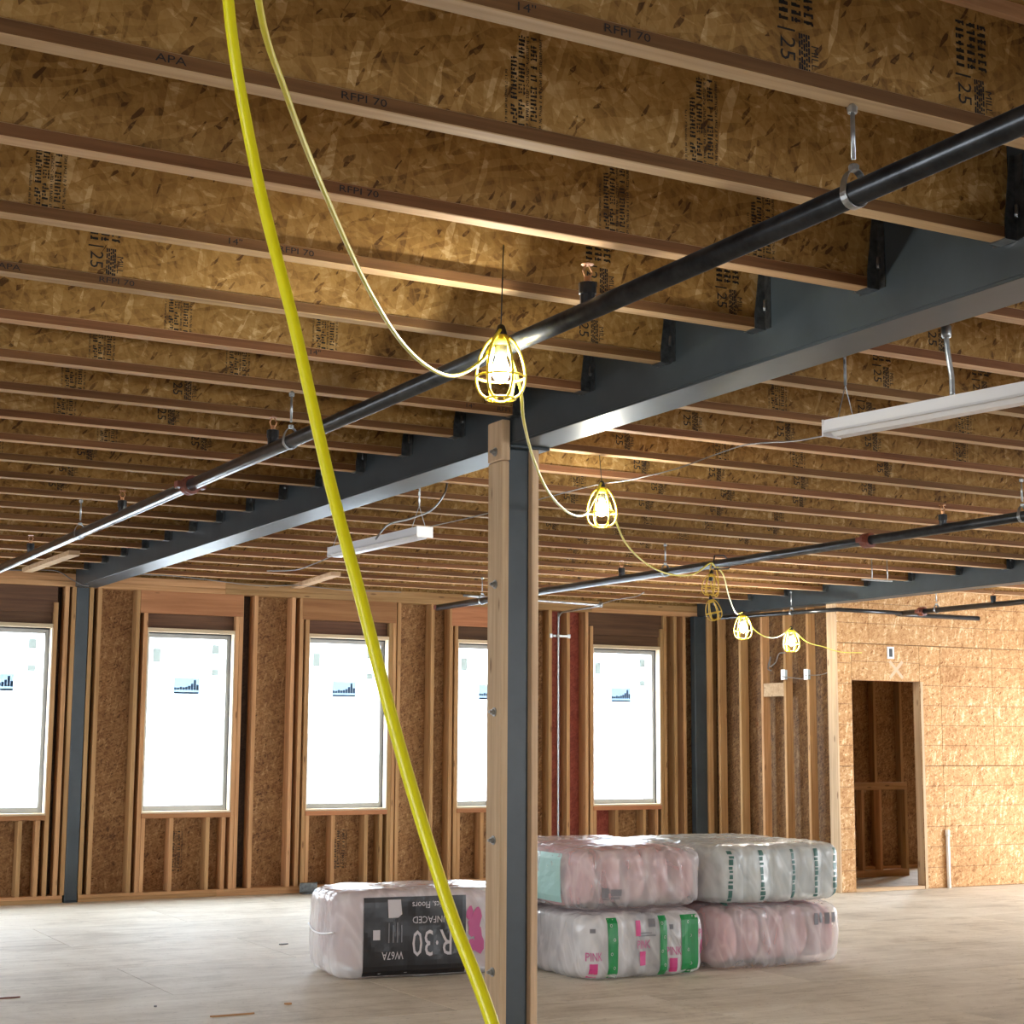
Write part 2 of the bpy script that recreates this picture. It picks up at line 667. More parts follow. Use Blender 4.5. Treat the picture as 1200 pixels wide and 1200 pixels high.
# ------------------------------------------------------------------ measures of the place
YB = 15.0            # inner face of the window wall
ZP = 2.83            # underside of top plates and beams
ZJ = 2.95            # underside of the joists
JH = .356            # joist depth
BX0, BX1 = 3.57, 3.77          # main beam
CX0, CX1 = 10.47, 10.65        # second beam
SW = 10.62           # inner face of the side wall
YD = 12.75           # face of the partition with the doorway
XL, XR, YF = -3.2, 14.6, -4.0  # far limits of the floor

# ------------------------------------------------------------------ floor
fl = box('floor', (XL, YF, -.30), (XR, YB + .16, -.02), M['lum_x'], None, 0)
tag(fl, kind='structure')
px = XL
row = 0
y = YF
while y < YB + .1:
    y1 = min(y + 1.22, YB + .15)
    x = XL - (1.22 if row % 2 else 0)
    while x < XR:
        a, b = max(x, XL), min(x + 2.44, XR)
        if b - a > .05:
            box('plywood_panel', (a + .0015, y + .0015, -.02), (b - .0015, y1 - .0015, 0), M['floor'], fl, .0015)
        x += 2.44
    y += 1.22
    row += 1

# ------------------------------------------------------------------ ceiling deck
cl = box('ceiling', (XL, YF, ZJ + JH), (XR, YB + .16, ZJ + JH + .02), M['deck'], None, 0)
tag(cl, kind='structure')


# ------------------------------------------------------------------ walls out of the picture, with unseen openings added and sized for light
def open_wall(name, axis, pos, thick, lo, hi, z1, openings, mat, z0=0.0):
    """a framed wall with rectangular openings (u0, u1, z0, z1)"""
    w = empty(name, (0, 0, 0), kind='structure')
    def slab(u0, u1, a, b):
        if u1 - u0 < .01 or b - a < .01: return
        if axis == 'x':
            box('sheathing_panel', (pos, u0, a), (pos + thick, u1, b), mat, w, 0)
        else:
            box('sheathing_panel', (u0, pos, a), (u1, pos + thick, b), mat, w, 0)
    u = lo
    for (a, b, c, d) in openings:
        slab(u, a, z0, z1)
        slab(a, b, z0, c)
        slab(a, b, d, z1)
        u = b
        if axis == 'x':
            portal((pos + thick / 2, (a + b) / 2, (c + d) / 2), d - c, b - a, (-1 if pos > 5 else 1, 0, 0))
        else:
            portal(((a + b) / 2, pos + thick / 2, (c + d) / 2), b - a, d - c, (0, -1 if pos > 5 else 1, 0))
    slab(u, hi, z0, z1)
    return w


open_wall('wall_left', 'x', XL - .15, .15, YF, YB + .16, ZJ + JH, [(-.5, 1.0, .8, 2.1), (8.4, 9.3, .8, 2.45), (10.6, 11.5, .8, 2.45), (12.8, 13.7, .8, 2.45)], M['sheath_x'])  # the nearest opening is added to light the yellow hose
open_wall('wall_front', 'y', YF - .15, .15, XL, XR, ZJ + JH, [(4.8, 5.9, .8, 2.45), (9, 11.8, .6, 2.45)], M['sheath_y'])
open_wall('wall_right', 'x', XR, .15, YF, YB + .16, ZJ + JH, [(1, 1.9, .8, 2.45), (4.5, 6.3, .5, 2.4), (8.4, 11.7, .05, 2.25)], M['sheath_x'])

# ------------------------------------------------------------------ the window wall
wb = empty('wall_back', (0, YB, 0), kind='structure')
DEPTH = .14
WIN = [(2.535, 3.39), (4.26, 5.112), (5.868, 6.725), (7.498, 8.36), (9.118, 9.98)]
WZ0, WZ1 = .79, 2.45
XE = 10.76


def stud(x0, x1=None, z0=.065, z1=ZP, mat='lum_z', y0=None, d=DEPTH):
    y0 = YB if y0 is None else y0
    return box('stud', (x0, y0, z0), ((x0 + .038) if x1 is None else x1, y0 + d, z1), M[mat], wb)


x = XL
while x < XE:      # plates in lengths
    e = min(x + 4.1, XE)
    skip = (3.57, 3.71)
    for (a, b) in ((x, min(e, skip[0])), (max(x, skip[1]), e)):
        if b - a > .05:
            box('bottom_plate', (a, YB - .004, 0), (b, YB + DEPTH, .034), M['lum_x'], wb)
            box('bottom_plate', (a, YB, .034), (b, YB + DEPTH, .065), M['lum_x'], wb)
    box('top_plate', (x, YB - .006, ZP), (e, YB + DEPTH, ZP + .05), M['lum_x'], wb)
    box('top_plate', (x, YB - .002, ZP + .05), (e, YB + DEPTH, ZJ), M['lum_x'], wb)
    x = e
# rim board above the plates
box('rim_board', (XL, YB + .08, ZJ), (XE, YB + .115, ZJ + JH), M['web'], wb)

full = [3.485, 3.548, 3.707, 3.785, 4.145, 5.152, 5.298, 5.682, 5.768, 6.765, 6.815, 7.19, 7.40, 8.40, 8.57, 8.79, 9.02, 10.022, 10.16, 10.28,
        2.10, 2.455, 1.69, 1.28, .87, .46, .05]
for x in full:
    stud(x)
for wi, (a, b) in enumerate(WIN):
    pale = 'cream'
    for x in (a - .038, b):                       # trimmers either side
        stud(x, z1=2.62 if wi not in (0, 4) else 2.68)
    if wi in (0, 4):
        box('header', (a - .055, YB + .03, 2.59), (b + .035, YB + DEPTH, ZP), M['lum_hdr_dark'], wb)
        box('header', (a, YB + .05, WZ1 + .035), (b, YB + DEPTH, 2.59), M['lum_hdr_dark'], wb)
    else:
        box('header', (a - .076, YB - .002, 2.62), (b + .074, YB + .045, ZP), M['lum_hdr'], wb)
        box('header', (a, YB + .055, WZ1 + .035), (b, YB + DEPTH, 2.62), M['lum_hdr_dark'], wb)
    box('head_jamb', (a, YB + .004, WZ1), (b, YB + DEPTH, WZ1 + .035), M['creamx'], wb)
    box('side_jamb', (b - .012, YB + .002, WZ0), (b, YB + .10, WZ1), M['cream'], wb)
    box('side_jamb', (a, YB + .002, WZ0), (a + .012, YB + .10, WZ1), M['cream'], wb)
    box('sill_plate', (a, YB - .004, WZ0 - .018), (b, YB + DEPTH, WZ0), M['creamx'], wb)
    box('sill_plate', (a - .002, YB - .012, WZ0 - .062), (b + .002, YB + DEPTH, WZ0 - .018), M['lum_hdr'], wb)
    for t in (.002, .27, .62, .775):
        stud(a + t * (b - a) / .855, z1=WZ0 - .062)

# sheathing between and under the windows
YS = YB + DEPTH


def sheath(x0, x1, z0, z1, mat='sheath_y'):
    box('sheathing_panel', (x0 + .002, YS, z0), (x1 - .002, YS + .014, z1), M[mat], wb, .0015)


prev = XL
for wi, (a, b) in enumerate(WIN):
    cuts = [prev]
    if wi == 0:
        cuts += [-2.0, -.8, .46, 1.69]
    elif wi == 1:
        cuts += [3.52, 3.57, 3.80]
    elif wi == 2:
        cuts += [5.31, 5.70]
    elif wi == 3:
        cuts += [7.2]
    elif wi == 4:
        cuts += [8.58]
    cuts += [a]
    for i in range(len(cuts) - 1):
        q0, q1 = cuts[i], cuts[i + 1]
        mat = 'sheath_y'
        if wi == 1 and q1 < 3.85: mat = 'sheath_shade'
        if wi == 2 and (i == 0 or i == 2): mat = 'sheath_shade'
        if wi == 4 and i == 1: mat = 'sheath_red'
        sheath(q0, q1, 0, ZJ, mat)
    if wi == 4:
        sheath(a, a + .29, 0, WZ0, 'sheath_red')
        sheath(a + .29, b, 0, WZ0)
    else:
        sheath(a, b, 0, WZ0)
    sheath(a, b, WZ1, ZJ)
    prev = b
sheath(prev, XE, 0, ZJ)

bar = [(XL, WIN[0][0])] + [(WIN[i][1], WIN[i + 1][0]) for i in range(4)] + [(WIN[4][1], XE)]
for (a, b) in bar:
    box('light_barrier', (a, YS + .015, -.05), (b, YS + .018, ZJ + .02), M['black'], wb, 0)  # black sheet added behind the panels to block sky light at their gaps
for (a, b) in WIN:
    box('light_barrier', (a, YS + .015, -.05), (b, YS + .018, WZ0 - .02), M['black'], wb, 0)
    box('light_barrier', (a, YS + .015, WZ1 + .02), (b, YS + .018, ZJ + .02), M['black'], wb, 0)

for (x_, z_) in ((4.62, .42), (6.28, .40)):
    o_ = put('stamp', stamp_mesh('b'), (x_, YS - .0015, z_), wb)
    o_.scale = (1.5, 1, 1.5)

# windows
for wi, (a, b) in enumerate(WIN):
    w = empty('window_%d' % (wi + 1), ((a + b) / 2, YB + .11, WZ0), kind='structure')
    y0, y1 = YB + .10, YB + .15
    f = .05
    box('frame_bar', (a, y0, WZ0), (a + f, y1, WZ1), M['vinyl'], w)
    box('frame_bar', (b - f, y0, WZ0), (b, y1, WZ1), M['vinyl'], w)
    box('frame_bar', (a + f, y0, WZ0), (b - f, y1, WZ0 + f), M['vinyl'], w)
    box('frame_bar', (a + f, y0, WZ1 - f), (b - f, y1, WZ1), M['vinyl'], w)
    box('gasket', (b - .013, y0 - .022, WZ0 + .002), (b - .001, y0 - .001, WZ1 - .002), M['gasket'], w, 0)
    box('gasket', (a + .013, y0 - .012, WZ1 - .013), (b - .014, y0 - .001, WZ1 - .001), M['gasket'], w, 0)
    box('pane', (a + f, y0 + .02, WZ0 + f), (b - f, y0 + .026, WZ1 - f), M['glass'], w, 0)
    ys = y0 + .0185
    s = box('sticker', (a + .30, ys, 1.875), (a + .55, ys + .0012, 2.03), M['st_blue'], w, 0)
    # printed skyline and caption of the maker's sticker
    k = MB()
    for q in range(9):
        k.box((a + .305 + q * .027, ys - .001, 1.915), (a + .305 + q * .027 + .022, ys - .0003, 1.925 + (.012, .01, .02, .014, .02, .03, .05, .085, .04)[q]))
    k.box((a + .305, ys - .001, 1.88), (a + .545, ys - .0003, 1.895))
    k.build('print', M['st_navy'], s)
    box('sticker', (a + .09, ys, 2.17), (a + .165, ys + .0012, 2.30), M['st_grey'], w, 0)
    box('sticker', (a + .665, ys, 2.26), (a + .735, ys + .0012, 2.35), M['st_grey'], w, 0)
    box('sticker', (a + .665, ys, 2.055), (a + .735, ys + .0012, 2.115), M['st_grey'], w, 0)
    portal(((a + b) / 2, YB + .17, (WZ0 + WZ1) / 2), b - a, WZ1 - WZ0, (0, -1, 0))

# ------------------------------------------------------------------ side wall of bare studs
ws = empty('wall_side', (SW, YD, 0), kind='structure')
for y0 in (14.79, 14.40, 14.008, 13.623, 13.242):
    box('stud', (SW, y0, .065), (SW + .092, y0 + .038, ZP), M['lum_z'], ws)
for y0 in (14.955, 14.35):
    box('stud', (SW + .055, y0 + .1, .065), (SW + DEPTH, y0 + .138, ZP), M['lum_z'], ws)
box('bottom_plate', (SW, YD + .06, 0), (SW + DEPTH, YB, .034), M['lum_y'], ws)
box('bottom_plate', (SW, YD + .06, .034), (SW + DEPTH, YB, .065), M['lum_y'], ws)
box('top_plate', (CX1 + .004, YD + .06, ZP), (SW + DEPTH, YB, ZP + .06), M['lum_y'], ws)
for (a, b) in ((12.80, 13.66), (13.66, 14.05), (14.05, 15.15)):
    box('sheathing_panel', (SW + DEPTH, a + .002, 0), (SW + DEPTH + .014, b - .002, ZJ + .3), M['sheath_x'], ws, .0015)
box('blocking', (SW + .004, 13.66, 1.93), (SW + .042, 14.008, 2.07), M['flange_hi'], ws)

# ------------------------------------------------------------------ partition with the doorway
wp = empty('wall_partition', (10.56, YD, 0), kind='structure')
DX0, DX1, DZ = 10.765, 11.655, 2.075
ZT = ZJ + .30
osbw = M['osb_door']


def ppanel(x0, x1, z0, z1):
    box('osb_panel', (x0 + .0018, YD, z0 + .0018), (x1 - .0018, YD + .012, z1 - .0018), osbw, wp, .0015)


ppanel(10.585, DX0, 0, 1.22)
ppanel(10.585, DX0, 1.22, 2.44)
ppanel(10.585, 11.0, 2.44, ZT)
ppanel(DX0, DX1, DZ, 2.44)
ppanel(DX1, 11.94, 0, 1.22)
ppanel(DX1, 11.94, 1.22, 2.44)
ppanel(11.0, 12.6, 2.44, ZT)
ppanel(11.94, 14.38, 0, 1.22)
ppanel(11.94, 12.66, 1.22, 2.44)
ppanel(12.66, XR, 1.22, 2.44)
ppanel(14.38, XR, 0, 1.22)
ppanel(12.6, XR, 2.44, ZT)
Y1 = YD + .012
box('end_stud', (10.56, YD - .004, 0), (10.585, Y1 + .115, ZP), M['flange_hi'] if False else M['lum_grey_z'], wp)
for (x0, zt) in ((10.585, ZT), (DX0 - .038, DZ), (DX1, DZ)):
    box('stud', (x0, Y1, .038), (x0 + .038, Y1 + .09, zt), M['lum_grey_z'], wp)
xx = 12.0
while xx < XR - .1:
    box('stud', (xx, Y1, .038), (xx + .038, Y1 + .09, ZP), M['lum_z'], wp)
    xx += .406
box('header', (DX0, Y1, DZ), (DX1, Y1 + .09, DZ + .09), M['lum_x'], wp)
box('bottom_plate', (10.585, Y1, 0), (DX0, Y1 + .09, .038), M['lum_x'], wp)
box('bottom_plate', (DX0, Y1 - .01, 0), (DX1, Y1 + .09, .032), M['flange_hi'], wp)
box('bottom_plate', (DX1, Y1, 0), (XR, Y1 + .09, .038), M['lum_x'], wp)
box('backing_panel', (10.60, Y1 + .0905, .0), (DX0 - .002, Y1 + .10, ZT), M['sheath_y'], wp, 0)  # panels added behind the studs to stop light leaking through the joints
box('backing_panel', (DX0 - .002, Y1 + .0905, DZ + .09), (DX1 + .002, Y1 + .10, ZT), M['sheath_y'], wp, 0)
box('backing_panel', (DX1 + .002, Y1 + .0905, .0), (XR, Y1 + .10, ZT), M['sheath_y'], wp, 0)
# facing strips of the jambs
box('jamb', (DX1, YD - .006, .0), (DX1 + .036, YD - .0005, DZ), M['lum_grey_z'], wp)
# sprayed cross over the doorway
cx, cz = 11.345, 2.19
for s in (1, -1):
    k = MB()
    d = Vector((.085, 0, .085 * s))
    nrm = Vector((-.012 * s, 0, .012))
    p = Vector((cx, YD - .0018 - .0006 * s, cz))
    vs = [p - d - nrm, p + d - nrm, p + d + nrm, p - d + nrm]
    k.add(vs, [(0, 1, 2, 3)])
    k.build('paint_stroke', M['chalk'], wp)
# room behind the doorway
wr = empty('wall_inner', (11.5, YB, 0), kind='structure')
for xx in (11.0, 11.41, 11.82, 12.22, 12.5, 12.9, 13.3, 13.64, 14.555):
    box('stud', (xx, YB - .09, .038), (xx + .038, YB, ZP), M['lum_z'], wr)
box('bottom_plate', (XE + .05, YB - .09, 0), (XR, YB, .038), M['lum_x'], wr)
box('top_plate', (XE + .05, YB - .09, ZP), (XR, YB, ZJ), M['lum_x'], wr)
for (a, b, z0, z1) in ((XE + .05, 12.03, 0, ZJ + .3), (12.03, 13.68, 0, ZJ + .3), (13.68, 14.55, 0, .5), (13.68, 14.55, 2.45, ZJ + .3), (14.55, XR, 0, ZJ + .3)):
    box('sheathing_panel', (a + .002, YB, z0), (b - .002, YB + .014, z1), M['sheath_y'], wr, .0015)
    box('light_barrier', (a, YB + .016, z0), (b, YB + .02, z1), M['black'], wr, 0)  # added sheet that blocks sky light at the joints
portal((14.115, YB + .05, 1.475), .87, 1.95, (0, -1, 0))  # unseen opening added to brighten the room behind the doorway

# low framed guard inside that room
pw = empty('half_wall_frame', (12.3, 14.1, 0), 'low open stud frame standing on the floor inside the doorway', 'frame')
hx0, hx1, hy = 11.72, 12.66, 14.10
box('bottom_rail', (hx0, hy, 0), (hx1, hy + .09, .075), M['lum_x'], pw)
box('top_rail', (hx0, hy, .94), (hx1, hy + .09, 1.02), M['lum_x'], pw)
for t in (hx0, hx0 + .28, hx0 + .53, hx1 - .038):
    box('post', (t, hy, .075), (t + .038, hy + .09, .94), M['lum_z'], pw)

# ------------------------------------------------------------------ steel beams and posts
def hollow_beam(name, x0, x1, y0, y1, label):
    b = empty(name, ((x0 + x1) / 2, y0, ZP), label, 'beam')
    zt = ZJ + JH - .002
    k = MB().box((x0, y0, ZP + .012), (x1, y1, zt - .014))
    k.build('web', M['steel'], b)
    box('bottom_flange', (x0 - .001, y0, ZP), (x1 + .001, y1, ZP + .012), M['steel'], b, .002)
    box('top_flange', (x0 - .001, y0, zt - .014), (x1 + .001, y1, zt), M['steel'], b, .002)
    return b


beam1 = hollow_beam('steel_beam', BX0, BX1, .2, YB - .008, 'main blue-grey steel beam resting on the bolted central post')
beam2 = hollow_beam('steel_beam', CX0, CX1, 1.0, YB - .008, 'far blue-grey steel beam ending at the corner post by the partition')

pc = empty('steel_post', (3.625, 6.7, 0), 'blue-grey steel post with bolted lumber on both sides, in the centre', 'post')
box('tube', (3.566, 6.640, .012), (3.683, 6.757, ZP - .012), M['steel'], pc, .006)
box('cap_plate', (3.562, 6.60, ZP - .012), (3.775, 6.80, ZP), M['steel'], pc)
box('base_plate', (3.50, 6.58, 0), (3.75, 6.82, .012), M['steel'], pc)
wl = box('side_board', (3.524, 6.610, .012), (3.562, 6.75, 2.752), M['lum_grey_z'], pc, .004)
wt = box('side_board', (3.520, 6.606, 2.755), (3.564, 6.75, ZJ - .004), M['lum_grey_z'], pc, .004)
box('side_board', (3.686, 6.612, .012), (3.722, 6.75, ZP - .012), M['lum_grey_z'], pc, .004)
for z in (2.80, 2.176, 1.588, 1.009, .427):
    k = MB()
    xw = 3.524 if z < 2.7 else 3.520
    yb = 6.672
    def ring(x0, x1, r, seg):
        vs, fs = [], []
        for xx in (x0, x1):
            for q in range(seg):
                an = 2 * math.pi * q / seg
                vs.append((xx, yb + r * math.cos(an), z + r * math.sin(an)))
        for q in range(seg):
            l = (q + 1) % seg
            fs.append((q, l, seg + l, seg + q))
        fs += [tuple(range(seg))[::-1], tuple(range(seg, 2 * seg))]
        k.add(vs, fs)
    ring(xw - .004, xw, .021, 14)
    ring(xw - .016, xw - .004, .014, 6)
    ring(xw - .028, xw - .016, .007, 8)
    k.build('bolt', M['galv'], pc)

p1 = empty('steel_post', (3.645, YB, 0), 'blue-grey steel post set in the window wall, left', 'post')
box('tube', (3.588, YB - .005, .012), (3.701, YB + .108, ZP), M['steel'], p1, .005)
box('base_plate', (3.585, YB - .008, 0), (3.704, YB + .13, .012), M['steel'], p1)
p2 = empty('steel_post', (10.44, YB, 0), 'blue-grey steel post in the corner under the far beam', 'post')
box('tube', (10.37, YB - .10, .012), (10.52, YB - .010, ZP), M['steel'], p2, .005)
box('base_plate', (10.34, YB - .11, 0), (10.56, YB - .008, .012), M['steel'], p2)
box('side_board', (10.525, YB - .11, .066), (10.60, YB - .012, ZP - .001), M['lum_z'], p2)

# ------------------------------------------------------------------ I-joists
def flange_print(s, size, mat):
    key = ('fl', s)
    if key not in STAMPS:
        p, fs = text_mesh(s, size)
        me = bpy.data.meshes.new('flange_print')
        me.from_pydata([(a * 1.15, 0, b * .8) for a, b in p], [], fs)
        me.materials.append(mat)
        STAMPS[key] = me
    return STAMPS[key]


FW, FH, WT = .058, .038, .0115
HG = {}


def hanger_mesh():
    """galvanised face-mount hanger, hung on a beam face at x = 0, joist towards -x"""
    if 'h' not in HG:
        k = MB()
        t = .003
        hw = FW / 2 + .002
        k.box((-.050, -hw - t, -t), (-.001, hw + t, 0))            # seat
        for s in (-1, 1):
            y0, y1 = sorted((s * hw, s * (hw + t)))
            n = len(k.v)
            k.add([(-.050, y0, 0), (-.001, y0, 0), (-.001, y0, .26), (-.022, y0, .26), (-.050, y0, .05),
                   (-.050, y1, 0), (-.001, y1, 0), (-.001, y1, .26), (-.022, y1, .26), (-.050, y1, .05)],
                  [(0, 1, 2, 3, 4), (9, 8, 7, 6, 5), (0, 5, 6, 1), (1, 6, 7, 2), (2, 7, 8, 3), (3, 8, 9, 4), (4, 9, 5, 0)])
            y0, y1 = sorted((s * (hw + t), s * (hw + .034)))
            k.box((-.004, y0, .0), (-.001, y1, .26))               # nailing wing
            k.lathe([(.007, -.01), (.009, 0), (.007, .03)], (-.010, s * (hw + .012), .075), 6)
        me = bpy.data.meshes.new('joist_hanger')
        me.from_pydata(k.v, [], k.f)
        me.materials.append(M['hanger'])
        HG['h'] = me
    return HG['h']


def joist(x0, x1, yfar, label, group, stamps=(), prints=(), hang=None):
    yc = yfar - FW / 2
    j = empty('i_joist', ((x0 + x1) / 2, yc, ZJ), label, 'joist', group)
    dz = 0
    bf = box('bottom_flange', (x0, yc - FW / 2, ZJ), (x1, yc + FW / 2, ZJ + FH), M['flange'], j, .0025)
    if len(bf.data.materials) == 1:      # the side faces get a darker material than the underside
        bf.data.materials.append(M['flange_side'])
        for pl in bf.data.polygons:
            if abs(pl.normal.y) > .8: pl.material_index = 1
    box('top_flange', (x0, yc - FW / 2, ZJ + JH - FH), (x1, yc + FW / 2, ZJ + JH - .001), M['flange'], j, 0)
    w = box('web', (x0, yc - WT / 2, ZJ + FH), (x1, yc + WT / 2, ZJ + JH - FH), M['web'], j, 0)
    for (x, kind) in stamps:
        put('stamp', stamp_mesh(kind), (x, yc - WT / 2 - .0012, ZJ + .166), w)
    for (x, s) in prints:
        put('flange_print', flange_print(s, .034, M['ink']), (x, yc - FW / 2 - .0012, ZJ + FH / 2), j)
    if hang is not None:
        put('joist_hanger', hanger_mesh(), (hang, yc, ZJ - .0005), j)
    return j


GL = 'I-joists left of the main beam'
stL = {-2: [], -1: [(2.278, 'a'), (2.823, 'a'), (1.2, 'b')], 0: [(1.895, 'b'), (2.441, 'b')], 1: [(2.549, 'b'), (3.104, 'b')], 2: [(2.87, 'a'), (3.42, 'a'), (.984, 'b')],
       3: [(3.207, 'a'), (1.312, 'a')], 4: [(1.752, 'b'), (2.35, 'b')], 5: [(1.62, 'b'), (2.2, 'b')]}
prL = {-1: [(1.55, '14"'), (1.80, 'RFPI 70')], 0: [(.98, 'APA'), (1.45, 'RFPI 70')], 1: [(1.7, 'RFPI 70')], 2: [(1.55, '14"'), (1.75, 'RFPI 70')],
       3: [(1.0, 'APA'), (1.35, 'RFPI 70')], 4: [(2.3, '14"'), (3.0, 'RFPI 70')], 5: [(3.3, '14"'), (3.5, 'RFPI 70')]}
for i, k in enumerate(range(-2, 19)):
    sts = stL.get(k)
    if sts is None:
        o = random.uniform(1.2, 2.2)
        sts = [(o, 'b'), (o + .5, 'a')] if k < 12 else [(o, 'b')]
    joist(-.6 if k < 3 else .2, BX0 - .004, 3.49 + .615 * k,
          'wooden I-joist left of the main beam, %s counting back from the camera' % ORD[i], GL, sts, prL.get(k, ()), BX0)
GR = 'I-joists between the two steel beams'
for i, k in enumerate(range(0, 19)):
    o = random.uniform(4.1, 4.6)
    sts = [(o + q * .58 + random.choice((0, .05)), random.choice('ab')) for q in range(5 if k < 12 else 3)]
    if k > 5: sts = [(x + (k - 5) * .25, s) for x, s in sts]
    joist(BX1 + .004, CX0 - .004, 3.54 + .618 * k,
          'wooden I-joist between the two steel beams, %s counting back from the camera' % ORD[i], GR, sts[:4], (), CX0 if k > 4 else None)
GT = 'I-joists beyond the far beam'
for i, k in enumerate(range(8, 15)):
    joist(CX1 + .004, XR, 3.54 + .618 * k,
          'wooden I-joist beyond the far beam above the partition, %s counting back' % ORD[i], GT)

# loose braces laid under the joists at the window wall
for (a, b, lab) in (((3.10, 13.10), (3.07, 14.70), 'pale board nailed under the joists left of the main beam'),
                    ((5.54, 13.55), (5.69, 14.93), 'pale board nailed under the joists right of the main beam')):
    k = MB()
    p, q = Vector((a[0], a[1], ZJ - .002)), Vector((b[0], b[1], ZJ - .002))
    d = (q - p).normalized()
    n = Vector((-d.y, d.x, 0)) * .045
    k.add([p - n, p + n, q + n, q - n] + [v - Vector((0, 0, .036)) for v in (p - n, p + n, q + n, q - n)],
          [(0, 3, 2, 1), (4, 5, 6, 7), (0, 1, 5, 4), (1, 2, 6, 5), (2, 3, 7, 6), (3, 0, 4, 7)])
    tag(k.build('brace_board', M['flange_hi']), lab, 'board')

# ------------------------------------------------------------------ sprinkler pipes
PZ, PR = 2.73, .030


def pipe_run(name, x, y0, y1, r, z, label):
    p = empty(name, (x, y0, z), label, 'pipe')
    MB().tube([(x, y0, z), (x, y1, z)], r, 16).build('pipe', M['pipe'], p, True)
    return p


def coupling(p, x, y, z, r):
    k = MB()
    prof = [(r + .002, -.035), (r + .018, -.032), (r + .018, .032), (r + .002, .035)]
    vs, fs = [], []
    seg = 16
    for rr, d in prof:
        for q in range(seg):
            a = 2 * math.pi * q / seg
            vs.append((x + rr * math.cos(a), y + d, z + rr * math.sin(a)))
    for i in range(3):
        for q in range(seg):
            l = (q + 1) % seg
            fs.append((i * seg + q, (i + 1) * seg + q, (i + 1) * seg + l, i * seg + l))
    k.add(vs, fs)
    k.box((x + r + .012, y - .03, z - .016), (x + r + .045, y + .03, z + .016))
    k.box((x - r - .045, y - .03, z - .016), (x - r - .012, y + .03, z + .016))
    k.build('coupling', M['coupling'], p)


def sprinkler(p, x, y, z, r):
    MB().lathe([(.022, r - .012), (.024, r + .02), (.027, r + .022), (.027, r + .055), (.020, r + .058)], (x, y, z), 12).build('outlet', M['pipe'], p, False)
    k = MB()
    k.lathe([(.010, r + .058), (.011, r + .075), (.006, r + .078)], (x, y, z), 8)
    for s in (-1, 1):
        k.tube([(x + s * .008, y, z + r + .074), (x + s * .016, y, z + r + .092), (x + s * .005, y, z + r + .112)], .003, 5)
    k.lathe([(.018, r + .112), (.020, r + .114), (.006, r + .119)], (x, y, z), 10)
    k.build('sprinkler_head', M['bronze'], p)


def clevis(x, y, z, r, label, zt=None):
    """threaded rod and loop hanger carrying a pipe"""
    h = empty('pipe_hanger', (x, y, ZJ), label, 'hanger', 'sprinkler pipe hangers')
    zt = zt or ZJ
    MB().tube([(x, y, z + r + .055), (x, y, zt)], .0055, 8).build('rod', M['galv'], h, True)
    k = MB()
    pts = []
    for q in range(25):
        a = -math.pi / 2 + 2 * math.pi * q / 24
        rr = r + .003
        px_, pz_ = rr * math.cos(a), rr * math.sin(a)
        if pz_ > 0: pz_ *= 1 + .75
        pts.append((x + px_, y, z + pz_))
    # flat strap
    vs, fs = [], []
    for pnt in pts[:-1]:
        c = Vector(pnt) - Vector((x, y, z))
        n = c.normalized() * .0025
        for dy, sg in ((-.011, 0), (.011, 0), (.011, 1), (-.011, 1)):
            vs.append(Vector(pnt) + Vector((0, dy, 0)) + n * sg)
    m = len(pts) - 1
    for i in range(m):
        j2 = (i + 1) % m
        for q in range(4):
            l = (q + 1) % 4
            fs.append((i * 4 + q, i * 4 + l, j2 * 4 + l, j2 * 4 + q))
    k.add(vs, fs)
    k.build('loop', M['galv'], h)
    k = MB()
    k.lathe([(.012, 0), (.013, .012), (.010, .016)], (x, y, z + r * 1.75 + .004), 8)
    k.build('nut', M['galv'], h)
    k = MB()
    k.lathe([(.012, 0), (.013, .014), (.008, .02)], (x, y, zt - .022), 8)
    k.build('nut', M['galv'], h)


s1 = pipe_run('sprinkler_pipe', 2.45, .6, 13.2, PR, PZ, 'black sprinkler pipe hung left of the main beam')
coupling(s1, 2.45, 7.955, PZ, PR)
for y in (4.06, 6.76, 9.25, 11.66):
    sprinkler(s1, 2.45, y, PZ, PR)
for y, nm in ((2.852, 'nearest'), (6.535, 'second'), (10.235, 'third')):
    clevis(2.45, y, PZ, PR, 'zinc rod hanger on the left sprinkler pipe, %s to the camera' % nm)
s2 = pipe_run('sprinkler_pipe', 6.89, 1.0, 14.25, PR, PZ, 'black sprinkler pipe hung between the two beams')
coupling(s2, 6.89, 7.975, PZ, PR)
MB().lathe([(.036, -.02), (.040, -.018), (.040, .02), (.03, .024)], (6.89, 14.24, PZ), 12).build('end_cap', M['coupling'], s2)
for y in (7.297, 10.90, 4.5):
    sprinkler(s2, 6.89, y, PZ, PR)
for y, nm in ((6.66, 'nearest the camera'), (10.28, 'second from the camera'), (13.30, 'by the window wall')):
    clevis(6.89, y, PZ, PR, 'zinc rod hanger on the middle sprinkler pipe, %s' % nm)
s3 = pipe_run('sprinkler_pipe', 11.12, 7.0, 12.40, .026, PZ, 'black sprinkler pipe in front of the osb partition')
MB().tube([(11.12, 12.40, PZ), (11.12, 12.46, PZ), (11.2, 12.49, PZ), (12.24, 12.49, PZ)], .024, 12).build('branch', M['pipe'], s3, True)
coupling(s3, 11.12, 12.1, PZ, .026)
sprinkler(s3, 11.12, 11.15, PZ, .026)
clevis(11.12, 11.9, PZ, .026, 'zinc rod hanger on the pipe in front of the partition')
s4 = empty('sprinkler_pipe', (9.96, 13.84, PZ), 'thin black branch pipe crossing under the far beam', 'pipe')
MB().tube([(9.96, 13.84, PZ), (10.28, 12.36, PZ), (11.09, 12.36, PZ)], .020, 10).build('pipe', M['pipe'], s4, True)
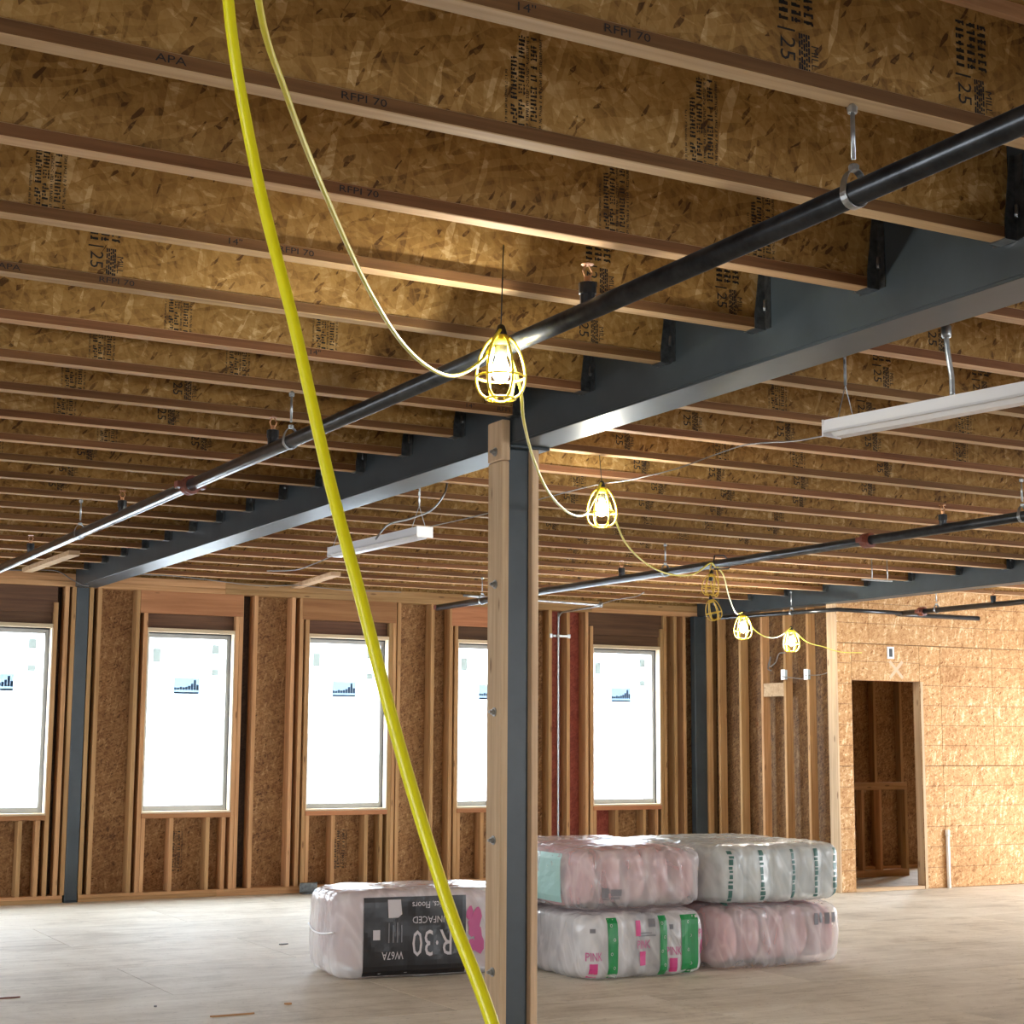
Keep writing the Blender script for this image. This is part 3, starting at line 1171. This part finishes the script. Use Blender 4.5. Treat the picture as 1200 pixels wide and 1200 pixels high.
clevis(10.16, 12.92, PZ, .020, 'zinc rod hanger on the branch pipe under the far beam')

tz = empty('trapeze_hanger', (7.9, 10.0, ZJ), 'thin steel rods with a cross bar hanging from the joists near the far beam', 'hanger')
TY = 10.31
for pxx in (1022, 1040):
    p = at(pxx, 680, TY)
    MB().tube([(p.x, TY, p.z), (p.x, TY, ZJ)], .005, 6).build('rod', M['galv'], tz, True)
p, q = at(1010, 679, TY), at(1045, 682, TY)
box('bar', (p.x, TY - .012, p.z - .006), (q.x, TY + .012, p.z + .006), M['galv'], tz)

# ------------------------------------------------------------------ strip lights
def strip_light(x0, y0, ang, length, zb, label, far_chain_top, near):
    t = empty('strip_light', (x0, y0, zb), label, 'light', 'unlit strip lights on chains')
    d = Vector((math.sin(ang), math.cos(ang), 0))
    n = Vector((d.y, -d.x, 0))
    o = Vector((x0, y0, zb))
    def prism(prof, l0, l1, name, mat):
        vs, fs = [], []
        m = len(prof)
        for l in (l0, l1):
            for (a, z) in prof:
                vs.append(o + d * l + n * a + Vector((0, 0, z)))
        for i in range(m):
            j2 = (i + 1) % m
            fs.append((i, j2, m + j2, m + i))
        fs += [tuple(range(m))[::-1], tuple(range(m, 2 * m))]
        mesh(name, vs, fs, mat, t)
    prism([(-.052, .020), (.052, .020), (.046, .062), (-.046, .062)], 0, length, 'housing', M['white'])
    prism([(-.060, .010), (.060, .010), (.054, .020), (-.054, .020)], .004, length - .004, 'reflector', M['white_low'])
    prism([(-.026, -.004), (.026, -.004), (.042, .010), (-.042, .010)], .03, length - .03, 'lens', M['white_low'])
    for l in (-.006, length):
        prism([(-.052, .0), (.052, .0), (.052, .063), (-.052, .063)], l, l + .006, 'end_plate', M['white'])
    for l, top in ((near, None), (length - near, None)):
        p = o + d * l + Vector((0, 0, .062))
        apex = Vector((p.x + far_chain_top[0], p.y + far_chain_top[1], p.z + .13))
        k = MB()
        for s in (-1, 1):
            k.tube([p + n * .045 * s, apex], .0022, 5)
        # twisted links up to the joist
        z = apex.z
        q = 0
        while z < ZJ - .022:
            k.box((apex.x - (.006 if q % 2 else .0022), apex.y - (.0022 if q % 2 else .006), z), (apex.x + (.006 if q % 2 else .0022), apex.y + (.0022 if q % 2 else .006), z + .022))
            z += .02
            q += 1
        k.build('chain', M['galv'], t)
    return t


strip_light(3.985, 4.80, math.pi + math.atan2(-.142, .835) , 1.225, 2.61, 'white strip light hung on chains right of the main beam, nearest', (.0, .0), .07)
strip_light(3.98, 8.41, math.atan2(-.05, 1.23), 1.225, 2.61, 'white strip light hung on chains behind the main beam, far', (.0, .0), .07)
# armoured cable feeding the near light
k = MB()
k.tube(crom([at(1116, 464, 4.25), at(1115, 440, 4.25), at(1111, 415, 4.25), at(1109, 396, 4.25), at(1109, 388, 4.25)], 6), .0095, 8)
k.lathe([(.015, -.012), (.018, 0), (.018, .03), (.012, .035)], at(1109, 392, 4.25), 8)
tag(k.build('armoured_cable', M['galv'], None, True), 'short armoured cable dropping into the near strip light', 'cable')


# ------------------------------------------------------------------ temporary string of caged lamps
def caged_lamp(x, y, ztop, label, lit=True, scale=1.0, tilt=0.0, group='caged work lamps'):
    t = empty('caged_lamp', (x, y, ztop), label, 'lamp', group)
    o = Vector((x, y, ztop))
    S = scale
    mc = M['cage'] if lit else M['cage_dull']
    rot = Matrix.Rotation(tilt, 3, 'Y')
    prof = [(.027, -.004), (.044, -.022), (.061, -.054), (.073, -.092), (.078, -.130), (.074, -.163), (.058, -.191), (.026, -.206)]
    k = MB()
    for q in range(6):
        a = math.pi / 6 + q * math.pi / 3
        k.tube(crom([o + rot @ Vector((r * math.cos(a), r * math.sin(a), z)) * S for r, z in prof], 3), .0046 * S, 6)
    for (r, z) in ((.078, -.132), (.046, -.202)):
        k.tube([o + rot @ Vector((r * math.cos(2 * math.pi * q / 24), r * math.sin(2 * math.pi * q / 24), z)) * S for q in range(24)], .0040 * S, 6, closed=True)
    k.build('cage', mc, t, True)
    def lathe_t(prof, name, mat):
        b = MB().lathe([(r * S, z * S) for r, z in prof], (0, 0, 0), 14)
        b.v = [o + rot @ v for v in b.v]
        b.build(name, mat, t, True)
    lathe_t([(.026, -.030), (.028, -.004), (.020, .004)], 'collar', mc)
    lathe_t([(.020, -.062), (.021, -.030), (.019, .010), (.012, .034), (.005, .040)], 'socket', M['black'])
    if lit: lathe_t([(.004, -.150), (.016, -.142), (.026, -.128), (.028, -.112), (.024, -.092), (.016, -.072), (.014, -.060)], 'bulb', M['bulb'] if lit else M['bulb_off'])
    return t


caged_lamp(2.365, 4.45, 2.727, 'lit yellow caged work lamp nearest the camera beside the central post')
caged_lamp(4.43, 7.20, 2.770, 'lit yellow caged work lamp right of the central post, second nearest')
caged_lamp(8.51, 11.5, 2.545, 'lit yellow caged work lamp before the stud wall, left of the last one')
caged_lamp(9.82, 12.5, 2.520, 'lit yellow caged work lamp before the stud wall, farthest of the string')
caged_lamp(6.76, 9.50, 2.64, 'unlit yellow lamp cage hanging under the middle sprinkler pipe, upper one', False, .75, .12, 'unlit lamp cages')
caged_lamp(6.74, 9.48, 2.455, 'unlit yellow lamp cage hanging under the middle sprinkler pipe, lower one', False, .72, -.25, 'unlit lamp cages')
# wire holding the nearest lamp
k = MB().tube([(2.365, 4.45, 2.765), at(590, 287, 4.672)], .0022, 5)
tag(k.build('tie_wire', M['black'], None, True), 'thin dark wire holding the nearest caged lamp to a joist', 'wire')
k = MB().tube([(4.43, 7.20, 2.805), (4.43, 7.222, ZJ + .002)], .0022, 5)
tag(k.build('tie_wire', M['black'], None, True), 'thin dark wire holding the second caged lamp to a joist', 'wire')

cord = empty('lamp_cord', (2.365, 4.45, 2.76), 'yellow cord running from lamp to lamp under the joists', 'cord')


def run(pts, r, mat, parent, name='cord_run', n=8, seg=8):
    return MB().tube(crom(pts, n), r, seg).build(name, M[mat], parent, True)


run([(.70, 2.18, 2.96), (.809, 2.362, 2.627 + .02), (.961, 2.629, 2.597), (1.211, 3.068, 2.590), (1.533, 3.587, 2.562), (1.818, 4.009, 2.549), (2.023, 4.244, 2.542), (2.177, 4.386, 2.567),
     (2.290, 4.43, 2.640), (2.335, 4.435, 2.715), (2.358, 4.44, 2.745)], .0062, 'yellow2', cord)
L1p, L2p = Vector((2.372, 4.46, 2.745)), Vector((4.42, 7.19, 2.795))
seg1 = [L1p, at(609, 452, 4.62), at(614, 495, 4.95), at(626, 540, 5.5), at(643, 577, 6.1), at(665, 600, 6.6), at(684, 604, 6.95), at(695, 588, 7.12), L2p]
run(seg1, .0060, 'yellow2', cord)
seg2 = [(4.44, 7.21, 2.795), at(718, 600, 7.28), at(733, 636, 7.7), at(758, 661, 8.3), at(785, 673, 8.8), at(812, 673, 9.2), at(832, 660, 9.45), (6.80, 9.52, 2.70)]
run(seg2, .0055, 'yellow2', cord)
seg3 = [(6.84, 9.54, 2.70), at(848, 675, 9.8), at(854, 698, 10.5), at(862, 718, 11.2), (8.50, 11.49, 2.57)]
run(seg3, .0055, 'yellow2', cord)
seg4 = [(8.52, 11.51, 2.57), at(884, 738, 11.65), at(900, 747, 12.0), at(914, 745, 12.3), (9.81, 12.49, 2.545)]
run(seg4, .0055, 'yellow2', cord)
run([(9.83, 12.51, 2.545), at(945, 752, 12.6), at(965, 758, 12.65), at(985, 764, 12.68), at(1010, 765, 12.70)], .0045, 'yellow2', cord)
# spare loops gathered at the pipe
for q in range(1):
    c = Vector((6.80 + .02 * q, 9.52 - .012 * q, 2.60 - .015 * q))
    pts = [c + Vector((.035 * math.sin(a) + .01 * q, .02 * math.cos(a), .12 * math.cos(a))) for a in [2 * math.pi * i / 20 for i in range(20)]]
    MB().tube(pts, .005, 6, closed=True).build('cord_loop', M['cage_dull'], cord, True)
k = MB().tube([(6.78, 9.51, 2.69), (6.80, 9.515, 2.775), (6.89, 9.53, 2.785), (6.96, 9.53, 2.74), (6.93, 9.525, 2.69), (6.80, 9.52, 2.68)], .006, 6)
k.build('hook', M['black'], cord, True)

# thick yellow hose in the foreground
run([(.56, 1.80, ZJ + .05), (.575, 1.825, 2.62), (.592, 1.833, 2.358), (.637, 1.842, 2.150), (.674, 1.796, 1.951), (.705, 1.752, 1.762), (.725, 1.705, 1.629), (.759, 1.658, 1.448), (.794, 1.607, 1.285),
     (.821, 1.554, 1.167), (.86, 1.47, .95), (.91, 1.36, .60), (.95, 1.26, .22), (1.0, 1.1, .03), (1.2, .8, .0085), (1.6, .5, .0085)], .0074, 'yellow', None, 'air_hose', 8, 10)
tag(bpy.data.objects['air_hose'], 'thick bright yellow hose hanging in the foreground', 'hose')

# ------------------------------------------------------------------ thin cables, conduit, boxes
def cable(name, pts, r, mat, label, cat='cable'):
    tag(run(pts, r, mat, None, name), label, cat)


cable('supply_cable', [at(970, 510, 4.83), at(930, 517, 5.2), at(876, 521, 5.75), at(835, 534, 6.1), at(790, 550, 6.4), at(735, 563, 6.9), at(700, 568, 7.3), at(640, 583, 8.2), at(570, 602, 8.42), at(500, 618, 8.41)], .0030, 'wire',
      'grey cable strung between the two strip lights')
cable('supply_cable', [at(391, 651, 9.66), at(365, 662, 10.0), at(345, 668, 10.6), at(313, 669, 11.5)], .004, 'wire', 'grey cable leaving the left end of the far strip light')
cable('flexible_conduit', [at(440, 632, 8.9), at(455, 615, 8.9), at(480, 608, 8.9), at(505, 598, 8.9), at(520, 580, 8.9), at(524, 566, 8.95)], .006, 'galv',
      'flexible conduit curling up from the far strip light')
cable('loose_wire', [at(326, 588, 9.75), at(331, 597, 9.72), at(341, 606, 9.72), at(355, 611, 9.75)], .005, 'redwire', 'short red wire loop hanging on the main beam side')
cable('wall_cable', [(at(3, 668, 14.8)), at(40, 668, 14.8), at(66, 669, 14.8), at(84, 679, 14.8), at(98, 686, 14.75), at(104, 686.5, 14.6)], .005, 'wire',
      'pale cable sagging to the main beam at the window wall')
cable('wall_cable', [at(150, 672, 14.3), at(215, 676, 14.3), at(300, 686, 14.5), at(350, 686, 14.6), at(400, 691, 14.7), at(470, 694, 14.8)], .0045, 'wire',
      'dark cable running along the top of the window wall')
cable('beam_cable', [at(1200, 671, 10.3), at(1140, 679, 10.9), at(1078, 682, 11.6), at(1040, 689, 12.0), at(1000, 694, 12.5), at(930, 703, 13.4), at(850, 713, 14.6)], .004, 'wire',
      'thin cable clipped along the far steel beam')
cd = empty('electrical_conduit', (8.556, 14.95, .9), 'steel conduit rising on the red sheathing and bending under the joists', 'conduit')
run([(8.665, 14.965, .07), (8.665, 14.965, 1.5), (8.665, 14.965, 2.70), (8.668, 14.955, 2.765), (8.67, 14.90, 2.80), (8.66, 14.75, 2.805), (8.62, 14.3, 2.805), (8.575, 13.97, 2.805)], .0115, 'galv', cd, 'riser', 6)
run([(8.575, 13.955, 2.81), (8.2, 13.90, 2.81), (7.4, 13.78, 2.81), (6.9, 13.7, 2.81)], .012, 'galv', cd, 'branch', 6)
MB().lathe([(.02, -.02), (.024, 0), (.02, .03)], (8.575, 13.96, 2.81), 8).build('elbow', M['galv'], cd, True)
run([(8.58, 13.95, 2.82), at(720, 703, 13.6), at(745, 699, 13.2), at(755, 694, 12.9)], .004, 'wire', cd, 'tail')
br = empty('conduit_bracket', (8.67, 14.99, 2.55), 'steel bracket bar holding the conduit between two studs', 'bracket')
box('bar', (8.608, 14.985, 2.545), (8.79, 14.992, 2.570), M['galv'], br)
box('plate', (8.575, 14.985, 2.535), (8.607, 14.992, 2.58), M['galv'], br)
box('plate', (8.791, 14.985, 2.535), (8.826, 14.992, 2.58), M['galv'], br)

sb = empty('switch_box', (11.27, YD, 2.36), 'small white outlet box on the partition above the doorway', 'box')
k = MB()
bx, bz, y0 = 11.272, 2.359, YD
for (a, b) in (((bx - .042, y0 - .012, bz - .06), (bx - .026, y0, bz + .06)), ((bx + .026, y0 - .012, bz - .06), (bx + .042, y0, bz + .06)),
               ((bx - .026, y0 - .012, bz - .06), (bx + .026, y0, bz - .042)), ((bx - .026, y0 - .012, bz + .042), (bx + .026, y0, bz + .06))):
    k.box(a, b)
k.build('rim', M['white'], sb)
box('recess', (bx - .026, y0 - .004, bz - .042), (bx + .026, y0, bz + .042), M['gasket'], sb, 0)

pv = empty('drain_pipe', (11.95, YD - .04, 0), 'short white plastic pipe standing against the partition', 'pipe')
MB().lathe([(.019, .0), (.019, .555)], (11.945, YD - .026, 0), 14).build('pipe', M['pvc'], pv, True)
MB().lathe([(.024, .52), (.024, .575), (.019, .58)], (11.945, YD - .026, 0), 14).build('socket', M['pvc'], pv, True)

for (y0, z0, lab) in ((13.600, 2.10, 'pale blue outlet box on the stud wall by the far lamp'), (13.225, 2.09, 'pale blue outlet box on the stud wall next to the partition')):
    box_ = empty('outlet_box', (SW - .03, y0, z0), lab, 'box')
    box('body', (SW - .032, y0 - .010, z0), (SW - .001, y0 + .05, z0 + .10), M['bluebox'], box_)
    box('front', (SW - .038, y0 - .014, z0 - .004), (SW - .0325, y0 + .054, z0 + .104), M['white'], box_)
cable('wall_wire', [(SW - .045, 13.62, 2.13), at(935, 795, 13.40), at(948, 796, 13.26)], .0045, 'wire', 'pale wire between the two outlet boxes of the stud wall')
cable('wall_wire', [(SW - .045, 13.24, 2.13), at(965, 790, 13.1), at(982, 781, 12.95)], .0045, 'wire', 'pale wire from the outlet box to the partition edge')
cable('wall_wire', [at(921, 765, 13.60), at(913, 766, 13.68), at(909, 776, 13.74), at(902, 781, 13.9), at(903, 770, 13.92), at(900, 783, 13.95), at(904, 786, 13.9)], .006, 'wire', 'coil of grey wire hooked on the stud wall')

# small steel offcut on the floor at the window wall
so = empty('steel_bracket', (5.86, 14.88, 0), 'small grey steel bracket on the floor by the window wall', 'bracket')
box('base', (5.80, 14.84, 0), (5.98, 14.94, .012), M['hanger'], so)
box('upright', (5.80, 14.93, .012), (5.98, 14.942, .10), M['hanger'], so)
# scraps on the floor
for i, (pxx, pyy, w_, d_, mt, lab) in enumerate(((332, 1107, .07, .03, 'lab_grey', 'dark scrap lying on the floor left of the black-labelled bag'),
                                   (338, 1177, .05, .04, 'lum_x', 'brown wood scrap lying on the floor before the black-labelled bag'),
                                   (10, 1170, .12, .02, 'coupling', 'thin red scrap on the floor at the left edge'),
                                   (182, 1180, .02, .02, 'lab_grey', 'tiny dark scrap on the floor, lower left'),
                                   (275, 1190, .28, .02, 'lum_x', 'thin wood splinter on the floor, bottom edge'))):
    d = (pxx - 600) / FPX * _rt - (pyy - 600) / FPX * _up + _fw
    p = EYE + d * (-EYE.z / d.z)
    k = MB()
    r_ = random.Random(i)
    n = 7
    ring = [(p.x + w_ / 2 * math.cos(2 * math.pi * q / n) * r_.uniform(.7, 1.1), p.y + d_ / 2 * math.sin(2 * math.pi * q / n) * r_.uniform(.7, 1.1)) for q in range(n)]
    k.add([(a, b, 0) for a, b in ring] + [(a, b, .008) for a, b in ring],
          [tuple(range(n))[::-1], tuple(range(n, 2 * n))] + [(q, (q + 1) % n, n + (q + 1) % n, n + q) for q in range(n)])
    tag(k.build('floor_scrap', M[mt]), lab, 'scrap')


# ------------------------------------------------------------------ insulation bags
def cube_grid(nx, ny, nz):
    """surface of a cube as a grid, coordinates in -1..1"""
    idx, vs, fs = {}, [], []
    N = (nx, ny, nz)
    def vid(i, j, k):
        if (i, j, k) not in idx:
            idx[(i, j, k)] = len(vs)
            vs.append(Vector((2 * i / nx - 1, 2 * j / ny - 1, 2 * k / nz - 1)))
        return idx[(i, j, k)]
    for i in range(nx):
        for j in range(ny):
            fs.append((vid(i, j, 0), vid(i, j + 1, 0), vid(i + 1, j + 1, 0), vid(i + 1, j, 0)))
            fs.append((vid(i, j, nz), vid(i + 1, j, nz), vid(i + 1, j + 1, nz), vid(i, j + 1, nz)))
    for i in range(nx):
        for k in range(nz):
            fs.append((vid(i, 0, k), vid(i + 1, 0, k), vid(i + 1, 0, k + 1), vid(i, 0, k + 1)))
            fs.append((vid(i, ny, k), vid(i, ny, k + 1), vid(i + 1, ny, k + 1), vid(i + 1, ny, k)))
    for j in range(ny):
        for k in range(nz):
            fs.append((vid(0, j, k), vid(0, j, k + 1), vid(0, j + 1, k + 1), vid(0, j + 1, k)))
            fs.append((vid(nx, j, k), vid(nx, j + 1, k), vid(nx, j + 1, k + 1), vid(nx, j, k + 1)))
    return vs, fs


def pillow(p, kk):
    r = (abs(p.x) ** kk + abs(p.y) ** kk + abs(p.z) ** kk) ** (1 / kk)
    m = max(abs(p.x), abs(p.y), abs(p.z))
    return p * (m / r)


def bag(name, c, half, rot, label, ncol, axis, film, batt, seed, lump=.03, kk=5.0, crease=.010, twist=0.0):
    """plastic bag of batts; c is the centre of its underside; ncol batts side by side along `axis`"""
    root = empty(name, c, label, 'insulation bag', 'bags of insulation batts')
    R = Matrix.Rotation(rot, 3, 'Z')
    c0 = Vector(c) + Vector((0, 0, half[2]))
    ai = 'xyz'.index(axis)
    bi = 1 - ai
    # film
    vs, fs = cube_grid(60, 44, 24)
    out = []
    for p in vs:
        q = pillow(p, kk)
        t = (p[ai] + 1) / 2 * ncol
        dip = abs(math.sin(math.pi * t)) ** .6
        s = 1 - lump * (1 - dip)
        v = Vector((q.x * half[0], q.y * half[1], q.z * half[2]))
        v[bi] *= s
        n1 = noise.noise(Vector((v.x * 5 + seed, v.y * 5, v.z * 5))) * .010
        n2 = (1 - abs(noise.noise(Vector((v.x * 9, v.y * 9 + seed, v.z * 4))))) ** 3 * crease * .8
        n3 = (1 - abs(noise.noise(Vector((v.x * 22, v.y * 22, v.z * 9 + seed))))) ** 4 * crease * .35
        nn = q.normalized()
        v += nn * (n1 + n2 + n3)
        v.z = min(max(v.z, -half[2]), half[2] + .004)
        out.append(c0 + R @ v)
    fo = mesh('plastic_wrap', out, fs, film, root, True)
    bvh = BVHTree.FromPolygons(out, fs)
    # batts inside
    w = 2 * half[ai] * .93 / ncol
    for i in range(ncol):
        gv, gf = cube_grid(8, 10, 8)
        cc = -half[ai] * .93 + w * (i + .5)
        res = []
        sh = random.Random(seed * 10 + i).uniform(.95, 1.0)
        for p in gv:
            q = pillow(p, 4.0)
            v = Vector((0, 0, q.z * half[2] * .925))
            v[ai] = cc + q[ai] * w * .5
            v[bi] = q[bi] * half[bi] * .93 * sh
            v += q * noise.noise(v * 8 + Vector((seed, 0, 0))) * .012
            res.append(c0 + R @ v)
        mesh('batt', res, gf, batt, root, True)
    return root, fo, bvh, R, c0


def decal(parent, bvh, R, c0, face, uv, faces, mat, name, off=.004):
    """lays flat print on the bag's skin; face 'front' = -y side (u along x), 'left' = -x side (u along -y)"""
    vs = []
    for (u, v) in uv:
        if face == 'front':
            o, d = Vector((u, -3, v)), Vector((0, 1, 0))
        elif face == 'left':
            o, d = Vector((-3, -u, v)), Vector((1, 0, 0))
        else:
            o, d = Vector((u, v, 3)), Vector((0, 0, -1))
        wo, wd = c0 + R @ o, R @ d
        hit = bvh.ray_cast(wo, wd)
        if hit[0] is None: 
            vs.append(wo + wd * 2.4)
        else:
            vs.append(hit[0] - wd * off)
    return mesh(name, vs, faces, mat, parent)


def patch(u0, u1, v0, v1, nu=12, nv=8):
    uv = [(u0 + (u1 - u0) * i / nu, v0 + (v1 - v0) * j / nv) for j in range(nv + 1) for i in range(nu + 1)]
    fs = [(j * (nu + 1) + i, j * (nu + 1) + i + 1, (j + 1) * (nu + 1) + i + 1, (j + 1) * (nu + 1) + i) for j in range(nv) for i in range(nu)]
    return uv, fs


def lettering(s, size, u, v, ang=0.0, sx=1.0, sy=1.0):
    p, f = text_mesh(s, size)
    ca, sa = math.cos(ang), math.sin(ang)
    return [(u + ca * a * sx - sa * b * sy, v + sa * a * sx + ca * b * sy) for a, b in p], f


# the black-labelled bag
r30 = bag('insulation_bag', (4.572, 9.73, 0), (.628, .32, .268), math.radians(-6), 'white-wrapped insulation bag with a black R-30 label, lying left of the central post', 5, 'y', M['film_white'], M['pink'], 3, .01, 9.0, .006)
root, fo, bvh, R, c0 = r30
decal(root, bvh, R, c0, 'front', *patch(-.445, .225, -.25, .225, 28, 16), M['label'], 'label', .005)
U = math.pi
for s, size, u, v, sx, sy in (('R\u00b730', .155, -.075, -.05, .95, 1.45), ('UNFACED', .052, -.09, .085, 1.0, 1.15), ('Attics, Floors', .047, -.085, .175, 1.0, 1.2), ('W67A', .055, -.335, -.125, .95, 1.25)):
    uv, f = lettering(s, size, u, v, U, sx, sy)
    decal(root, bvh, R, c0, 'front', [(a + .078, b) for a, b in uv], f, M['lab_white'], 'lettering', .010)
uv, f = [(-.37, .21), (-.285, .21), (-.275, .12), (-.30, .10), (-.365, .10)], [(0, 4, 3, 2, 1)]
decal(root, bvh, R, c0, 'front', [(a + .078, b) for a, b in uv], f, M['lab_white'], 'emblem', .010)
decal(root, bvh, R, c0, 'front', *patch(-.387, -.342, -.03, .03, 2, 2), M['lab_white'], 'barcode', .010)
for q in range(4):
    decal(root, bvh, R, c0, 'front', *patch(-.287 + q * .028, -.279 + q * .028, -.05, .07 - .015 * (q % 2), 1, 4), M['lab_grey'], 'fine_print', .010)
# pink script beside the label
uv, f = [], []
rr = random.Random(4)
def blob(u, v, a, b):
    n0 = len(uv)
    m = 10
    uv.append((u, v))
    for q in range(m):
        k_ = rr.uniform(.6, 1.15)
        uv.append((u + a * k_ * math.cos(2 * math.pi * q / m), v + b * k_ * math.sin(2 * math.pi * q / m)))
    for q in range(m):
        f.append((n0, n0 + 1 + q, n0 + 1 + (q + 1) % m))
for (u, v, a, b) in ((.175, .12, .030, .05), (.225, .09, .035, .09), (.195, .02, .04, .06), (.235, -.06, .04, .08), (.185, -.09, .035, .05)):
    blob(u, v, a, b)
decal(root, bvh, R, c0, 'front', [(a + .078, b) for a, b in uv], f, M['lab_mag'], 'pink_print', .006)
# gathered end with its tie
k = MB()
end = [(-.625, -.29, .02), (-.640, -.15, .0), (-.645, 0, -.01), (-.640, .15, .0), (-.625, .28, .02)]
k.tube(crom([c0 + R @ Vector(p) for p in end], 6), .006, 6)
k.build('end_seam', M['white'], root, True)

# pile right of the post
low_l = bag('insulation_bag', (5.725, 9.36, 0), (.465, .62, .202), math.radians(-2), 'lower left bag of the pile, white with green bands and pink print', 6, 'x', M['film_white'], M['palebatt'], 7, .03, 8, .012)
root, fo, bvh, R, c0 = low_l
for (a, b, mt) in ((-.285, -.215, 'lab_green'), (.085, .145, 'lab_green'), (.245, .375, 'lab_green')):
    decal(root, bvh, R, c0, 'front', *patch(a, b, -.185, .175, 5, 12), M[mt], 'green_band', .005)
    for q in range(4):
        t = lettering('O', .028, (a + b) / 2 - .012 + .02 * (q % 2), .13 - q * .085, 0, .8, 1.0)
        decal(root, bvh, R, c0, 'front', *t, M['lab_white'], 'pale_print', .008)
for (u, v) in ((-.375, -.06), (-.03, .0), (.19, -.05), (.425, .05)):
    decal(root, bvh, R, c0, 'front', *patch(u - .028, u + .022, v - .12, v - .035, 3, 3), M['lab_pink'], 'pink_square', .005)
    t = lettering('PINK', .062, u, v + .005, 0, .75, 1.2)
    decal(root, bvh, R, c0, 'front', *t, M['lab_mag'], 'pink_print', .007)
for (u0, u1, v0, v1) in ((.01, .055, .11, .16), (.165, .19, .09, .12), (-.07, .055, .055, .064), (-.06, .03, .072, .080), (-.40, -.37, .09, .115)):
    decal(root, bvh, R, c0, 'front', *patch(u0, u1, v0, v1, 2, 2), M['lab_grey'], 'fine_print', .005)
decal(root, bvh, R, c0, 'front', *patch(-.09, -.055, .06, .155, 2, 3), M['lab_pink'], 'pink_square', .005)

low_r = bag('insulation_bag', (6.775, 9.40, 0), (.535, .64, .202), math.radians(1), 'lower right bag of the pile, pink batts in clear wrap', 5, 'x', M['film'], M['pink'], 12, .035, 8, .012)
root, fo, bvh, R, c0 = low_r
for q in range(4):
    decal(root, bvh, R, c0, 'front', *patch(.24 + q * .05, .275 + q * .05, .06 + .01 * (q % 2), .135, 2, 2), M['lab_grey'], 'print', .005)

top_l = bag('insulation_bag', (5.735, 9.46, .412), (.480, .70, .195), math.radians(-3), 'upper left bag of the pile, pink batts in clear wrap with a green side', 5, 'x', M['film'], M['pink'], 21, .03, 7, .013)
root, fo, bvh, R, c0 = top_l
decal(root, bvh, R, c0, 'left', *patch(-.45, .48, -.15, .15, 14, 8), M['teal'], 'green_side_print', .003)
for (u0, u1, v0, v1) in ((-.30, -.255, -.11, -.05), (-.24, -.17, -.10, -.06), (-.24, -.18, -.12, -.106), (-.29, -.25, -.125, -.115)):
    decal(root, bvh, R, c0, 'front', *patch(u0, u1, v0, v1, 2, 2), M['lab_grey'], 'print', .005)

top_r = bag('insulation_bag', (6.79, 9.42, .412), (.535, .66, .190), math.radians(1), 'upper right bag of the pile, pale grey batts in white wrap', 5, 'x', M['film_green'], M['palebatt'], 33, .05, 8, .013)
root, fo, bvh, R, c0 = top_r
rr2 = random.Random(8)
for u, w_ in ((-.44, .018), (-.20, .022), (.065, .020), (.255, .020), (.425, .026)):
    v = .155
    while v > -.15:                       # broken vertical print along each batt's edge
        h_ = rr2.uniform(.012, .05)
        decal(root, bvh, R, c0, 'front', *patch(u - w_ * rr2.uniform(.6, 1), u + w_ * rr2.uniform(.4, 1), v - h_, v, 2, 3), M['lab_dkgreen'], 'print', .004)
        v -= h_ + rr2.uniform(.004, .014)

# ------------------------------------------------------------------ outside
gd = box('ground', (-60, YB + .4, -3.6), (80, 90, -3.5), plain('pale_gravel', (.55, .55, .55), .9), None, 0)
tag(gd, kind='structure')
hs = empty('neighbour_house', (9.5, 27, -3.5), 'pale clapboard house seen faintly through the windows', 'building')
box('wall', (4.0, 27, -3.5), (30, 27.3, 3.6), plain('white_clapboard', (.80, .82, .84), .8), hs, 0)
for (x0, z0, w_, h_) in ((10.45, .25, .6, 1.3), (11.65, .25, .6, 1.3), (14.2, .3, .8, 1.4), (17.5, .3, .8, 1.4)):
    wn = box('window', (x0 - .08, 26.94, z0 - .08), (x0 + w_ + .08, 27, z0 + h_ + .08), plain('house_trim', (.85, .86, .87), .7), hs, 0)
    box('pane', (x0, 26.92, z0), (x0 + w_, 26.94, z0 + h_), plain('house_pane', (.15, .18, .21), .5), wn, 0)
k = MB()
k.add([(3.6, 26.5, 3.6), (30.4, 26.5, 3.6), (30.4, 30, 6.0), (3.6, 30, 6.0), (3.6, 26.5, 3.5), (30.4, 26.5, 3.5), (30.4, 30, 5.9), (3.6, 30, 5.9)],
      [(0, 1, 2, 3), (4, 7, 6, 5), (0, 4, 5, 1), (1, 5, 6, 2), (2, 6, 7, 3), (3, 7, 4, 0)])
k.build('roof', plain('pale_roof', (.55, .56, .58), .9), hs)
